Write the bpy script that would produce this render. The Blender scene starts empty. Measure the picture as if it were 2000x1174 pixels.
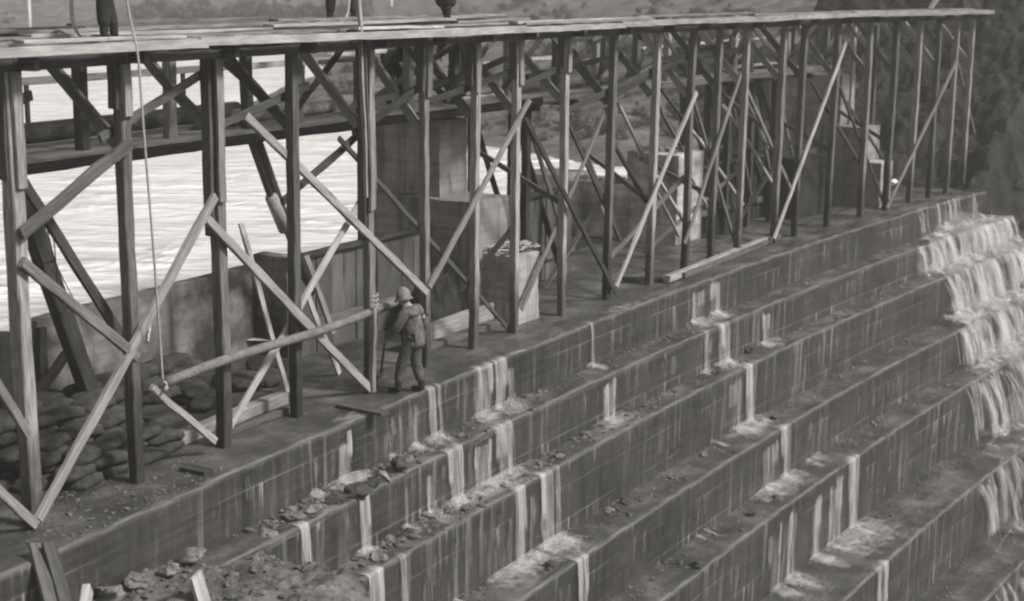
import bpy, bmesh, math, random
import numpy as np
from mathutils import Vector, Matrix, noise as mn
random.seed(7)
C = bpy.context.scene.collection
SC = bpy.context.scene
# ------------------------------------------------------------------ camera
F, TH, RO, CAMH = 3000.0, 0.2075, 0.0126, 6.7
CX, CY, RAD = 176.4, -74.64, 203.6          # centre and radius of the arched dam's crest edge
A0 = math.radians(153.2)
cam = bpy.data.cameras.new('camera'); camo = bpy.data.objects.new('camera', cam); C.objects.link(camo)
camo.matrix_world = Matrix.Translation((0, 0, CAMH)) @ Matrix.Rotation(math.pi/2-TH, 4, 'X') @ Matrix.Rotation(RO, 4, 'Z')
cam.sensor_width = 36; cam.lens = 54; cam.clip_start = .1; cam.clip_end = 3000
cam.dof.use_dof = True; cam.dof.focus_distance = 25; cam.dof.aperture_fstop = 1.1
SC.camera = camo
# ------------------------------------------------------------------ world, sun, exposure
EL = math.radians(44)
sv = Vector((.93*math.cos(EL), -.36*math.cos(EL), math.sin(EL)))
w = bpy.data.worlds.new('World'); SC.world = w; w.use_nodes = True
nt = w.node_tree; bg = nt.nodes['Background']
sky = nt.nodes.new('ShaderNodeTexSky'); sky.sky_type = 'NISHITA'; sky.sun_disc = False
sky.sun_elevation = EL; sky.sun_rotation = math.atan2(sv.x, sv.y); sky.dust_density = 4; sky.air_density = 1.2
bw = nt.nodes.new('ShaderNodeRGBToBW'); nt.links.new(sky.outputs[0], bw.inputs[0])
tint = nt.nodes.new('ShaderNodeMix'); tint.data_type = 'RGBA'; tint.blend_type = 'MULTIPLY'; tint.inputs[0].default_value = 1
nt.links.new(bw.outputs[0], tint.inputs[6]); tint.inputs[7].default_value = (1, .985, .965, 1)
nt.links.new(tint.outputs[2], bg.inputs[0]); bg.inputs[1].default_value = .105
sl = bpy.data.lights.new('sun', 'SUN'); sl.energy = 4.0; sl.angle = math.radians(9); sl.color = (1, .985, .965)
so = bpy.data.objects.new('sun', sl); C.objects.link(so); so.rotation_euler = sv.to_track_quat('Z', 'Y').to_euler()
SC.view_settings.view_transform = 'Standard'; SC.view_settings.look = 'None'; SC.view_settings.gamma = 1
SC.view_settings.exposure = 0.3
SC.cycles.filter_width = 2.2
SC.cycles.max_bounces = 6; SC.cycles.transparent_max_bounces = 24; SC.cycles.volume_bounces = 0
# ------------------------------------------------------------------ geometry helpers
def W(s, u, z):
    a = A0 - s/RAD
    return Vector((CX+(RAD+u)*math.cos(a), CY+(RAD+u)*math.sin(a), z))
_c, _s = math.cos(RO), math.sin(RO)
def ray(px, py):
    x, y = px-1000, py-587
    X, Y = _c*x+_s*y, -_s*x+_c*y
    return Vector((X/F, math.cos(TH)-Y/F*math.sin(TH), -math.sin(TH)-Y/F*math.cos(TH)))
def su(v):
    return ((A0-math.atan2(v[1]-CY, v[0]-CX))*RAD, math.hypot(v[0]-CX, v[1]-CY)-RAD, v[2])
def onz(px, py, z):
    d = ray(px, py); return d*((z-CAMH)/d.z)+Vector((0, 0, CAMH))
def onu(px, py, u):
    d = ray(px, py); A = d.x**2+d.y**2; B = -2*(d.x*CX+d.y*CY); K = CX*CX+CY*CY-(RAD+u)**2
    return d*((-B+math.sqrt(B*B-4*A*K))/(2*A))+Vector((0, 0, CAMH))
def proj(v):
    v = v-Vector((0, 0, CAMH)); dep = v.y*math.cos(TH)-v.z*math.sin(TH); up = v.y*math.sin(TH)+v.z*math.cos(TH)
    x, y = F*v.x/dep, -F*up/dep
    return _c*x-_s*y+1000, _s*x+_c*y+587
_sg = np.linspace(-8, 60, 1400)
def s_at(px, u, z):                      # dam station where the line (u, z) crosses a photo column
    xs = [proj(W(s, u, z))[0] for s in _sg]
    return float(np.interp(px, xs, _sg))
def tangent(s): a = A0-s/RAD; return Vector((math.sin(a), -math.cos(a), 0))
def upstream(s): a = A0-s/RAD; return Vector((math.cos(a), math.sin(a), 0))
def nz(x, y=0, z=0): return mn.noise(Vector((x, y, z)))
def fbm(x, y, z=0, o=4): return mn.fractal(Vector((x, y, z)), 1.0, 2.0, o)
def tag(o, label=None, cat=None, group=None, kind=None):
    if label: o['label'] = label
    if cat: o['category'] = cat
    if group: o['group'] = group
    if kind: o['kind'] = kind
    return o
def empty(name, loc, label=None, cat=None, group=None, kind=None):
    o = bpy.data.objects.new(name, None); o.empty_display_size = .2; o.location = loc; C.objects.link(o)
    return tag(o, label, cat, group, kind)
def wloc(o):
    v = Vector(o.location)
    while o.parent: o = o.parent; v += Vector(o.location)
    return v
def link(name, me, mat, parent=None, mw=None, smooth=False):
    o = bpy.data.objects.new(name, me); C.objects.link(o)
    if mat: me.materials.append(mat)
    mw = mw or Matrix.Identity(4)
    if parent:
        o.parent = parent; mw = parent_world(parent).inverted() @ mw
    o.matrix_basis = mw
    if smooth:
        for p in me.polygons: p.use_smooth = True
    return o
def parent_world(p):
    m = p.matrix_basis.copy()
    while p.parent: p = p.parent; m = p.matrix_basis @ m
    return m
def mesh(name, v, f, uv=None):
    me = bpy.data.meshes.new(name); me.from_pydata([tuple(a) for a in v], [], f); me.update()
    if uv:
        l = me.uv_layers.new(name='UVMap')
        for i, lp in enumerate(me.loops): l.data[i].uv = uv[lp.vertex_index]
    return me
def grid(nu, nv, fn, uvfn=None):
    v = []; uv = []
    for i in range(nu):
        for j in range(nv):
            v.append(fn(i, j))
            if uvfn: uv.append(uvfn(i, j))
    f = [(i*nv+j, (i+1)*nv+j, (i+1)*nv+j+1, i*nv+j+1) for i in range(nu-1) for j in range(nv-1)]
    return v, f, (uv if uvfn else None)
def frame(a, b, upv=None):
    x = (b-a).normalized(); upv = upv or Vector((0, 0, 1))
    if abs(x.dot(upv)) > .97: upv = Vector((.57, .82, 0))
    y = upv.cross(x).normalized(); z = x.cross(y)
    m = Matrix((x, y, z)).transposed().to_4x4(); m.translation = a
    return m
def beam(name, a, b, wd, ht, mat, parent=None, upv=None, rough=1.0, bow=0.0):
    """squared timber from a to b, chamfered, with saw wander; local x runs along it"""
    L = (b-a).length; n = max(2, int(L/.35)); c = min(wd, ht)*.09; v = []
    cs = [(-wd/2+c, -ht/2), (wd/2-c, -ht/2), (wd/2, -ht/2+c), (wd/2, ht/2-c), (wd/2-c, ht/2), (-wd/2+c, ht/2), (-wd/2, ht/2-c), (-wd/2, -ht/2+c)]
    sd = random.random()*99; k = .006*rough
    for i in range(n+1):
        t = i/n; oy = nz(sd, t*2.3)*.02*rough+bow*math.sin(math.pi*t); oz = nz(sd+9, t*2.3)*.012*rough
        sx = (random.uniform(-.02, .02) if i in (0, n) else 0)
        for q, (y, z) in enumerate(cs):
            v.append((t*L+sx*(1 if q < 4 else -1)*.5, y+oy+random.uniform(-k, k), z+oz+random.uniform(-k, k)))
    f = []
    for i in range(n):
        for q in range(8):
            f.append((i*8+q, i*8+(q+1) % 8, (i+1)*8+(q+1) % 8, (i+1)*8+q))
    f.append(tuple(range(7, -1, -1))); f.append(tuple(n*8+q for q in range(8)))
    return link(name, mesh(name, v, f), mat, parent, frame(a, b, upv))
def tube(name, pts, r, mat, parent=None, sides=8, closed_ends=True, rad=None, mw=None):
    v = []; f = []; n = len(pts)
    for i, p in enumerate(pts):
        t = (pts[min(i+1, n-1)]-pts[max(i-1, 0)]).normalized()
        upv = Vector((0, 0, 1)) if abs(t.z) < .95 else Vector((1, 0, 0))
        y = upv.cross(t).normalized(); z = t.cross(y); rr = rad[i] if rad else r
        for q in range(sides):
            a = 2*math.pi*q/sides; v.append(p+y*math.cos(a)*rr+z*math.sin(a)*rr)
    for i in range(n-1):
        for q in range(sides):
            f.append((i*sides+q, i*sides+(q+1) % sides, (i+1)*sides+(q+1) % sides, (i+1)*sides+q))
    if closed_ends:
        f.append(tuple(range(sides-1, -1, -1))); f.append(tuple((n-1)*sides+q for q in range(sides)))
    return link(name, mesh(name, v, f), mat, parent, mw, True)
def spline(ps, n=12):
    out = []
    for i in range(len(ps)-1):
        p0, p1, p2, p3 = ps[max(i-1, 0)], ps[i], ps[i+1], ps[min(i+2, len(ps)-1)]
        for k in range(n):
            t = k/n
            out.append(.5*((2*p1)+(p2-p0)*t+(2*p0-5*p1+4*p2-p3)*t*t+(3*p1-p0-3*p2+p3)*t**3))
    return out+[ps[-1]]
def block(name, s0, s1, u0, u1, z0, z1, mat, parent=None, n=(8, 8, 8), rough=.012, topfn=None):
    """concrete block in dam coordinates with worn faces and softened, chipped edges"""
    bm = bmesh.new(); bmesh.ops.create_cube(bm, size=1)
    L = (abs(s1-s0), abs(u1-u0), abs(z1-z0))
    bmesh.ops.bevel(bm, geom=bm.edges[:], offset=.02, segments=1, affect='EDGES') if False else None
    bmesh.ops.subdivide_edges(bm, edges=bm.edges[:], cuts=9, use_grid_fill=True)
    for v in bm.verts:
        x, y, z = v.co; ne = sum(abs(abs(q)-.5) < 1e-4 for q in (x, y, z))
        s = s0+(x+.5)*(s1-s0); u = u0+(y+.5)*(u1-u0); zz = z0+(z+.5)*(z1-z0)
        if topfn: zz = z0+(z+.5)*(topfn(s, u)-z0)
        k = rough*(1 if ne == 1 else 2.0)
        p = W(s, u, zz); d = Vector((nz(p.x*2, p.y*2, p.z*2), nz(p.y*2+9, p.x*2, p.z*2), nz(p.z*2+5, p.x*2, p.y*2)))
        ctr = W((s0+s1)/2, (u0+u1)/2, (z0+z1)/2)
        if ne >= 2: p = p+(ctr-p).normalized()*(.015+.03*abs(nz(p.x*5, p.y*5, p.z*5)))
        v.co = p+d*k
    me = bpy.data.meshes.new(name); bm.to_mesh(me); bm.free()
    return link(name, me, mat, parent)
def rock_mesh(r, seed, squash=.7, sub=2, rough=.5):
    bm = bmesh.new(); bmesh.ops.create_icosphere(bm, subdivisions=sub, radius=1)
    ax = Vector((random.uniform(.7, 1.2), random.uniform(.7, 1.2), squash))
    for v in bm.verts:
        n = v.co.copy()
        k = 1+rough*nz(n.x*1.3+seed, n.y*1.3, n.z*1.3)+.15*nz(n.x*3+seed, n.y*3, n.z*3)
        # flatten into facets
        for q in range(6):
            d = Vector((nz(seed+q*1.7, 1.1), nz(seed+q*2.3, 2.2), nz(seed-q*1.9, 3.3))).normalized()
            h = n.dot(d)
            if h > .5: n -= d*(h-.5)*.92
        v.co = Vector((n.x*ax.x, n.y*ax.y, n.z*ax.z))*k*r
    me = bpy.data.meshes.new('rock'); bm.to_mesh(me); bm.free(); return me
# ------------------------------------------------------------------ materials
TINT = (1.0, .98, .95)
def g(v): return (v*TINT[0], v*TINT[1], v*TINT[2], 1)
class NT:
    def __init__(s, name):
        s.m = bpy.data.materials.new(name); s.m.use_nodes = True; s.t = s.m.node_tree
        s.b = s.t.nodes['Principled BSDF']; s.out = s.t.nodes['Material Output']
    def n(s, ty, **kw):
        o = s.t.nodes.new(ty)
        for k, v in kw.items():
            if k.startswith('i_'): o.inputs[int(k[2:]) if k[2:].isdigit() else k[2:]].default_value = v
            else: setattr(o, k, v)
        return o
    def l(s, a, b): s.t.links.new(a, b)
    def coord(s, which, scale):
        tc = s.n('ShaderNodeTexCoord'); mp = s.n('ShaderNodeMapping'); s.l(tc.outputs[which], mp.inputs[0])
        mp.inputs[3].default_value = scale; return mp.outputs[0]
    def noise(s, vec, scale, detail=4, rough=.6, dist=0):
        t = s.n('ShaderNodeTexNoise'); s.l(vec, t.inputs['Vector']); t.inputs['Scale'].default_value = scale
        t.inputs['Detail'].default_value = detail; t.inputs['Roughness'].default_value = rough; t.inputs['Distortion'].default_value = dist
        return t.outputs[0]
    def ramp(s, fac, stops):
        r = s.n('ShaderNodeValToRGB'); s.l(fac, r.inputs[0]); e = r.color_ramp.elements
        while len(e) < len(stops): e.new(.5)
        for q, (p, c) in zip(e, stops): q.position = p; q.color = c if isinstance(c, tuple) else g(c)
        return r.outputs[0]
    def mix(s, a, b, fac, mode='MIX'):
        x = s.n('ShaderNodeMix', data_type='RGBA', blend_type=mode)
        for v, i in ((fac, 0), (a, 6), (b, 7)):
            if isinstance(v, (int, float)): x.inputs[i].default_value = v if i == 0 else g(v)
            elif isinstance(v, tuple): x.inputs[i].default_value = v
            else: s.l(v, x.inputs[i])
        return x.outputs[2]
    def math(s, op, a, b=None, clamp=False):
        x = s.n('ShaderNodeMath', operation=op, use_clamp=clamp)
        for v, i in ((a, 0), (b, 1)):
            if v is None: continue
            if isinstance(v, (int, float)): x.inputs[i].default_value = v
            else: s.l(v, x.inputs[i])
        return x.outputs[0]
    def bump(s, h, strength=.3, dist=.02):
        b = s.n('ShaderNodeBump'); b.inputs['Strength'].default_value = strength; b.inputs['Distance'].default_value = dist
        s.l(h, b.inputs['Height']); s.l(b.outputs[0], s.b.inputs['Normal'])
    def done(s, col, rough=.85, spec=.3):
        if isinstance(col, (int, float)): s.b.inputs['Base Color'].default_value = g(col)
        else: s.l(col, s.b.inputs['Base Color'])
        if isinstance(rough, (int, float)): s.b.inputs['Roughness'].default_value = rough
        else: s.l(rough, s.b.inputs['Roughness'])
        s.b.inputs['Specular IOR Level'].default_value = spec
        return s.m
def wood(name, lo, hi, var=.45, wet=None):
    t = NT(name); v = t.coord('Object', (1.2, 16, 16))
    gr = t.noise(v, 2.0, 5, .65, .4); col = t.ramp(gr, [(.28, lo), (.72, hi)])
    v2 = t.coord('Object', (.8, 3, 3)); st = t.noise(v2, 1.3, 3)
    col = t.mix(col, t.ramp(st, [(.3, .55), (.65, 1.0)]), .7, 'MULTIPLY')
    oi = t.n('ShaderNodeObjectInfo'); rv = t.math('MULTIPLY_ADD', oi.outputs['Random'], var); rv.node.inputs[2].default_value = 1-var/2
    hsv = t.n('ShaderNodeHueSaturation'); t.l(col, hsv.inputs['Color']); t.l(rv, hsv.inputs['Value']); col = hsv.outputs[0]
    if wet:
        ge = t.n('ShaderNodeNewGeometry'); sp = t.n('ShaderNodeSeparateXYZ'); t.l(ge.outputs['Position'], sp.inputs[0])
        nn = t.noise(ge.outputs['Position'], 2.0, 3); zz = t.math('MULTIPLY_ADD', nn, 1.4); zz.node.inputs[2].default_value = -.7
        hh = t.math('ADD', sp.outputs[2], zz); fac = t.math('MULTIPLY_ADD', hh, -.9, True); fac.node.inputs[2].default_value = wet*.9+.5
        col = t.mix(col, .3, t.math('MULTIPLY', fac, 1.0, True), 'MULTIPLY')
    t.bump(gr, .5, .006)
    return t.done(col, .8, .25)
M = {}
M['post'] = wood('post_wood', .10, .42, .65, 1.1)
M['postdark'] = wood('dark_post_wood', .045, .2, .6, 1.3)
M['brace'] = wood('brace_wood', .11, .34, .7)
M['fresh'] = wood('fresh_wood', .24, .48, .45)
M['dark'] = wood('dark_wood', .02, .065, .6)
M['old'] = wood('old_wood', .045, .13, .6)
M['deck'] = wood('deck_wood', .18, .36, .6)
def concrete(name, base, wet=.25, board=True, streak=.6):
    """formed concrete: board marks along the lift, patchy damp, vertical runs of pale lime and dark water"""
    t = NT(name); uv = t.coord('UV', (1, 1, 1)); ob = t.coord('Object', (1, 1, 1))
    big = t.noise(uv, .45, 4, .6); col = t.ramp(big, [(.3, base*.75), (.7, base*1.25)])
    fine = t.noise(ob, 9, 6, .7); col = t.mix(col, t.ramp(fine, [(.3, .75), (.7, 1.15)]), .8, 'MULTIPLY')
    # board marks
    sx = t.n('ShaderNodeSeparateXYZ'); t.l(uv, sx.inputs[0])
    bn = t.noise(t.coord('UV', (.35, 9, 1)), 1, 3, .6); bd = t.math('MULTIPLY', sx.outputs[1], 6.2); bf = t.math('FRACT', bd)
    line = t.math('LESS_THAN', bf, .1); ln = t.noise(t.coord('UV', (.3, 5, 1)), 1, 3); line = t.math('MULTIPLY', line, t.math('GREATER_THAN', ln, .5))
    col = t.mix(col, t.ramp(bn, [(.3, .72), (.7, 1.25)]), .8, 'MULTIPLY')
    col = t.mix(col, base*2.6, t.math('MULTIPLY', line, .2))
    dl = t.math('MULTIPLY', t.math('GREATER_THAN', bf, .93), .35); col = t.mix(col, base*.4, dl)
    # dark and pale runs
    r1 = t.noise(t.coord('UV', (3.2, .35, 1)), 1, 4, .6); col = t.mix(col, base*.45, t.math('MULTIPLY', t.ramp(r1, [(.5, (0, 0, 0, 1)), (.66, (1, 1, 1, 1))]), .75))
    r2 = t.noise(t.coord('UV', (5.5, .3, 3)), 1, 5, .65); msk = t.noise(t.coord('UV', (.33, .15, 1)), 1, 2)
    f2 = t.math('MULTIPLY', t.ramp(r2, [(.54, (0, 0, 0, 1)), (.74, (1, 1, 1, 1))]), t.ramp(msk, [(.42, (0, 0, 0, 1)), (.62, (1, 1, 1, 1))]))
    lf = t.math('FRACT', t.math('MULTIPLY', sx.outputs[1], 1.55)); lr = t.ramp(lf, [(.25, (.12,)*3+(1,)), (.9, (1,)*3+(1,))])
    r3 = t.noise(t.coord('UV', (9, .22, 7)), 1, 4, .6); m3 = t.noise(t.coord('UV', (.5, .9, 5)), 1, 3)
    f3 = t.math('MULTIPLY', t.ramp(r3, [(.56, (0, 0, 0, 1)), (.68, (1, 1, 1, 1))]), t.math('MULTIPLY', lr, t.ramp(m3, [(.48, (0, 0, 0, 1)), (.6, (1, 1, 1, 1))])))
    col = t.mix(col, .36, t.math('MULTIPLY', f2, streak)); col = t.mix(col, .42, t.math('MULTIPLY', f3, .7))
    jl = t.math('GREATER_THAN', lf, .955); col = t.mix(col, .2, t.math('MULTIPLY', t.math('MULTIPLY', jl, t.ramp(m3, [(.4, (0, 0, 0, 1)), (.6, (1, 1, 1, 1))])), .35))
    if board == 'lip':
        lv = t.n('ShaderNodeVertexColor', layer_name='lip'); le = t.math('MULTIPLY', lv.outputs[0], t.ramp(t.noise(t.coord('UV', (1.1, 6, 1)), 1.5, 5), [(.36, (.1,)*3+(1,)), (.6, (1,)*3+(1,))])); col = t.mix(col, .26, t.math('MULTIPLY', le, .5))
    h = t.math('ADD', t.math('MULTIPLY', bn, .6), t.math('ADD', fine, t.math('MULTIPLY', line, -.5)))
    t.bump(h, .5, .015)
    return t.done(col, t.ramp(big, [(.3, (.35,)*3+(1,)), (.7, (.7,)*3+(1,))]), .4)
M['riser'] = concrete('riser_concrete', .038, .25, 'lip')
def tread_mat():
    t = NT('tread_concrete'); uv = t.coord('UV', (1, 1, 1)); ob = t.coord('Object', (1, 1, 1))
    a = t.noise(uv, .9, 6, .65); col = t.ramp(a, [(.32, .025), (.5, .055), (.7, .14)])
    f = t.noise(ob, 14, 6, .75); col = t.mix(col, t.ramp(f, [(.3, .6), (.7, 1.3)]), .8, 'MULTIPLY')
    sp = t.noise(t.coord('UV', (.5, 2.5, 1)), 1.4, 4); rg = t.ramp(sp, [(.4, (.22,)*3+(1,)), (.62, (.75,)*3+(1,))])
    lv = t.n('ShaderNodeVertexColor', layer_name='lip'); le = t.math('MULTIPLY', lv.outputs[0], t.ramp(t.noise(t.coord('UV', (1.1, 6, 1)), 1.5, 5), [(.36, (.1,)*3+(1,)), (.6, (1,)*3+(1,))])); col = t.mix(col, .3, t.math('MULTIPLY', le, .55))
    t.bump(f, .6, .02); return t.done(col, rg, .5)
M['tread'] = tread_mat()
def pier_mat(name, base, dk=.5, ct=1.0):
    t = NT(name); ob = t.coord('Object', (1, 1, 1)); a = t.noise(ob, .9, 5, .6); col = t.ramp(a, [(.5-.2/ct, base*(1-.3*ct)), (.5+.2/ct, base*(1+.2*ct))])
    f = t.noise(ob, 8, 6, .7); col = t.mix(col, t.ramp(f, [(.3, .78), (.7, 1.12)]), .8, 'MULTIPLY')
    b = t.noise(t.coord('Object', (.3, .3, 7)), 1, 3); col = t.mix(col, t.ramp(b, [(.35, .75), (.6, 1.1)]), .8, 'MULTIPLY')
    s = t.noise(t.coord('Object', (3.5, 3.5, .3)), 1, 4); col = t.mix(col, base*dk*.6, t.math('MULTIPLY', t.ramp(s, [(.52, (0, 0, 0, 1)), (.7, (1, 1, 1, 1))]), .7))
    t.bump(t.math('ADD', f, b), .5, .02); return t.done(col, .85, .25)
M['pier'] = pier_mat('pier_concrete', .23, .3); M['wall'] = pier_mat('wall_concrete', .15, .2, 2.2); M['stained'] = pier_mat('stained_pale_concrete', .42, .25, 1.8); M['wetshade'] = pier_mat('damp_shaded_concrete', .025)
M['pale'] = pier_mat('pale_concrete', .34, .3)
def earth(name, lo, hi, sc=3.0, rough=.9):
    t = NT(name); ob = t.coord('Object', (1, 1, 1)); a = t.noise(ob, sc, 7, .7); b = t.noise(ob, sc*6, 5, .7)
    col = t.ramp(a, [(.33, lo), (.68, hi)]); col = t.mix(col, t.ramp(b, [(.3, .55), (.7, 1.35)]), .85, 'MULTIPLY')
    t.bump(b, .7, .05); return t.done(col, rough, .2)
M['rock'] = earth('rock', .10, .24, 2.5); M['rockdark'] = earth('dark_rock', .035, .09, 2.5); M['rubble'] = earth('rubble_earth', .04, .16, 1.6)
M['gravel'] = earth('gravel', .05, .2, 5); M['brush'] = earth('brush', .012, .045, 5); M['bank'] = earth('bank_grass', .035, .17, .55); M['abut'] = earth('abutment_earth', .012, .04, .6)
M['sack'] = earth('sackcloth', .03, .085, 7); M['cloth'] = earth('dark_cloth', .022, .05, 6); M['oilskin'] = earth('oilskin', .05, .2, 5); M['hat'] = earth('pale_hat', .12, .24, 5)
M['skin'] = earth('skin', .28, .4, 5); M['boot'] = earth('boot', .02, .035, 5); M['rope'] = earth('rope_fibre', .40, .6, 20); M['pipe'] = earth('iron_pipe', .05, .13, 3, .5)
M['palepipe'] = earth('pale_pipe', .35, .5, 3, .6); M['leaf'] = earth('leaf', .04, .11, 2); M['leafpale'] = earth('pale_leaf', .09, .2, 2)
M['bark'] = earth('bark', .04, .08, 4); M['white'] = earth('white_paint', .6, .78, 4)
M['trousers'] = earth('trousers', .03, .15, 6)
def lakem():
    t = NT('lake_water'); ge = t.n('ShaderNodeNewGeometry'); mp = t.n('ShaderNodeMapping'); t.l(ge.outputs['Position'], mp.inputs[0]); mp.inputs[2].default_value = (0, 0, .2); mp.inputs[3].default_value = (.5, .9, 1)
    a = t.noise(mp.outputs[0], .8, 3, .5, .4); b = t.noise(mp.outputs[0], 2.2, 3, .5)
    t.bump(t.math('ADD', t.math('MULTIPLY', t.math('POWER', a, 4.0), 6.0), t.math('MULTIPLY', b, .5)), 1.0, .15)
    return t.done(t.ramp(t.noise(ge.outputs['Position'], .12, 3), [(.3, .64), (.7, .8)]), .2, .5)
M['lake'] = lakem()
def foam(name, sx, sy, lo, hi, op=.95, bright=.6):
    """falling water: pale strands with gaps that show what is behind"""
    t = NT(name); uv = t.coord('UV', (1, 1, 1)); n1 = t.noise(t.coord('UV', (sx, sy, 1)), 1, 5, .65, .3); n2 = t.noise(t.coord('UV', (sx*.3, sy*1.5, 1)), 1, 3, .6)
    vc = t.n('ShaderNodeVertexColor', layer_name='fade'); d = t.math('ADD', t.math('MULTIPLY', n1, .75), t.math('MULTIPLY', n2, .25))
    d = t.math('ADD', d, t.math('MULTIPLY_ADD', vc.outputs[0], .55)); d.node.inputs[1].default_value = 0
    sm = t.math('MULTIPLY_ADD', vc.outputs[0], .6); sm.node.inputs[2].default_value = -.6
    d = t.math('ADD', t.math('ADD', t.math('MULTIPLY', n1, .75), t.math('MULTIPLY', n2, .25)), sm)
    a = t.ramp(d, [(lo, (0, 0, 0, 1)), (hi, (1, 1, 1, 1))]); t.l(t.math('MULTIPLY', a, op), t.b.inputs['Alpha'])
    t.bump(n1, .6, .03)
    return t.done(t.ramp(n1, [(.3, bright*.65), (.65, bright)]), .35, .5)
M['stream'] = foam('stream_water', 17, .8, .27, .95, .88, .7); M['cascade'] = foam('cascade_water', 4, .6, .25, .95, .85, .66); M['splash'] = foam('splash_foam', 3.0, 3.6, .28, .95, .9, .74)
M['drops'] = earth('water_drops', .6, .75, 9, .3)
M['strand'] = foam('strand_water', 9, .9, .25, 1.0, .72, .78)
M['film'] = foam('water_film', 5, .35, .38, .72, .5, .55)
def attr(me, vals):
    ca = me.color_attributes.new('fade', 'FLOAT_COLOR', 'POINT')
    for i, v in enumerate(vals): ca.data[i].color = (v, v, v, 1)
# ------------------------------------------------------------------ the stepped dam
HS = [.895, .92, 1.345, 1.21, 1.76, 1.75, 1.75]; TS = [.602, .576, .839, .822, 1.474, 1.4, 1.4]
UK = [0.0]; ZK = [0.0]
for h, t_ in zip(HS, TS): UK.append(UK[-1]-t_); ZK.append(ZK[-1]-h)
dam = empty('stepped_dam', W(18, 0, -4), 'long curved concrete dam descending in broad steps with water trickling down', 'dam')
S0, S1 = -6, 58
def lipj(k, s): return .022*fbm(s*1.7, k*7.3)+.012*nz(s*9, k*3)+(.03 if nz(s*.9, k*5+3) > .38 else 0)
def step(k):
    """riser k with its tread above running back to the next riser; k=0 has the crest"""
    n = 760; u1 = 4.4 if k == 0 else UK[k-1]+.02
    cols = [u1, u1-.3, (u1+UK[k])/2+.2 if k else 2.5, (u1+UK[k])/2 if k else 1.2, UK[k]+.25, UK[k]+.09, UK[k]+.018]
    cols = sorted(set(cols), reverse=True); m = len(cols); zb = ZK[k]-(HS[k] if k < len(HS) else 1.7)
    rz = [ZK[k]-.018, ZK[k]-.08, ZK[k]-.3, ZK[k]*.5+zb*.5, zb-.03]
    def fn(i, j):
        s = S0+(S1-S0)*i/(n-1); dj = lipj(k, s)
        if j < m:
            dz = .014*fbm(s*2.1, cols[j]*3+k, 0); return W(s, cols[j]+(dj if j == m-1 else 0), ZK[k]+dz-(.012 if j == m-1 else 0))
        q = j-m; return W(s, UK[k]+dj*(1 if q == 0 else .6 if q == 1 else 0)+.006*nz(s*3, rz[q]*4), rz[q])
    def uvf(i, j):
        s = S0+(S1-S0)*i/(n-1)
        return (s, (cols[j]-UK[k])+50+k*4) if j < m else (s+k*13.7, rz[j-m]+30)
    v, f, uv = grid(n, m+len(rz), fn, uvf)
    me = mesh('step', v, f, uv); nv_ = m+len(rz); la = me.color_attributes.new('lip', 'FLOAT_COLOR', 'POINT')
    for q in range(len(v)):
        c_ = 1.0 if q % nv_ in (m-1, m) else 0; la.data[q].color = (c_, c_, c_, 1)  # pale lip band: worn edge plus the wet edge highlight painted in
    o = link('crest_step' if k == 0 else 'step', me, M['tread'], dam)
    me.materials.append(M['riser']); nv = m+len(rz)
    for p in me.polygons:
        if min(vi % nv for vi in p.vertices) >= m-1: p.material_index = 1
    me.flip_normals()
    return o
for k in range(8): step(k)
# ------------------------------------------------------------------ water, banks and ground
def umin(s): return 4.12 if s < 9 else 7.7 if 18.6 < s < 23.6 else 3.16
us = [0, .5, 1, 2, 3, 5, 8, 12, 18, 26, 38, 55, 80, 120, 180, 280, 420]
sw = sorted(list(np.arange(-70, -10, 2.0))+list(np.arange(-10, 50, .5))+list(np.arange(50, 330, 2.0))+[18.59, 18.61, 23.59, 23.61])
v, f, _ = grid(len(sw), len(us), lambda i, j: W(sw[i], max(us[j]+3.5 if us[j] > .6 else 0, umin(sw[i])+us[j]*.5), .3))
tag(link('water', mesh('water', v, f), M['lake']), 'bright rippled reservoir water held behind the walls', 'water', kind='structure')
shore_px = [(-900, 58), (-300, 57), (0, 56), (130, 57), (330, 68), (520, 92), (600, 110), (640, 140), (560, 165), (480, 205), (560, 232), (700, 245), (800, 262), (870, 272), (940, 286), (1000, 292), (1060, 305), (1130, 318), (1220, 328), (1330, 326), (1450, 312), (1600, 305)]
SH = [onz(x, y, .3) for x, y in shore_px]+[W(37.2, 7, .3), W(38.2, 3.5, .3), W(38.6, 0, .3), W(39.2, -30, .3)]
SHn = np.array([(p.x, p.y) for p in SH])
def sdist(P):
    a = SHn[:-1]; b = SHn[1:]; best = np.full(len(P), 1e9); sign = np.ones(len(P))
    for i in range(len(a)):
        d = b[i]-a[i]; L = d@d; t = np.clip(((P-a[i])@d)/L, 0, 1); q = a[i]+t[:, None]*d; r = P-q; dd = np.hypot(r[:, 0], r[:, 1])
        m = dd < best-1e-9; best[m] = dd[m]
    # inside land test: polygon closed far round the landward side
    poly = np.vstack([SHn, [[90, 20], [400, 300], [100, 900], [-700, 700], [-420, 300]]])
    x, y = P[:, 0], P[:, 1]; ins = np.zeros(len(P), bool); j = len(poly)-1
    for i in range(len(poly)):
        xi, yi = poly[i]; xj, yj = poly[j]
        c = ((yi > y) != (yj > y)) & (x < (xj-xi)*(y-yi)/(yj-yi+1e-12)+xi); ins ^= c; j = i
    return np.where(ins, best, -best)
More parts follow.
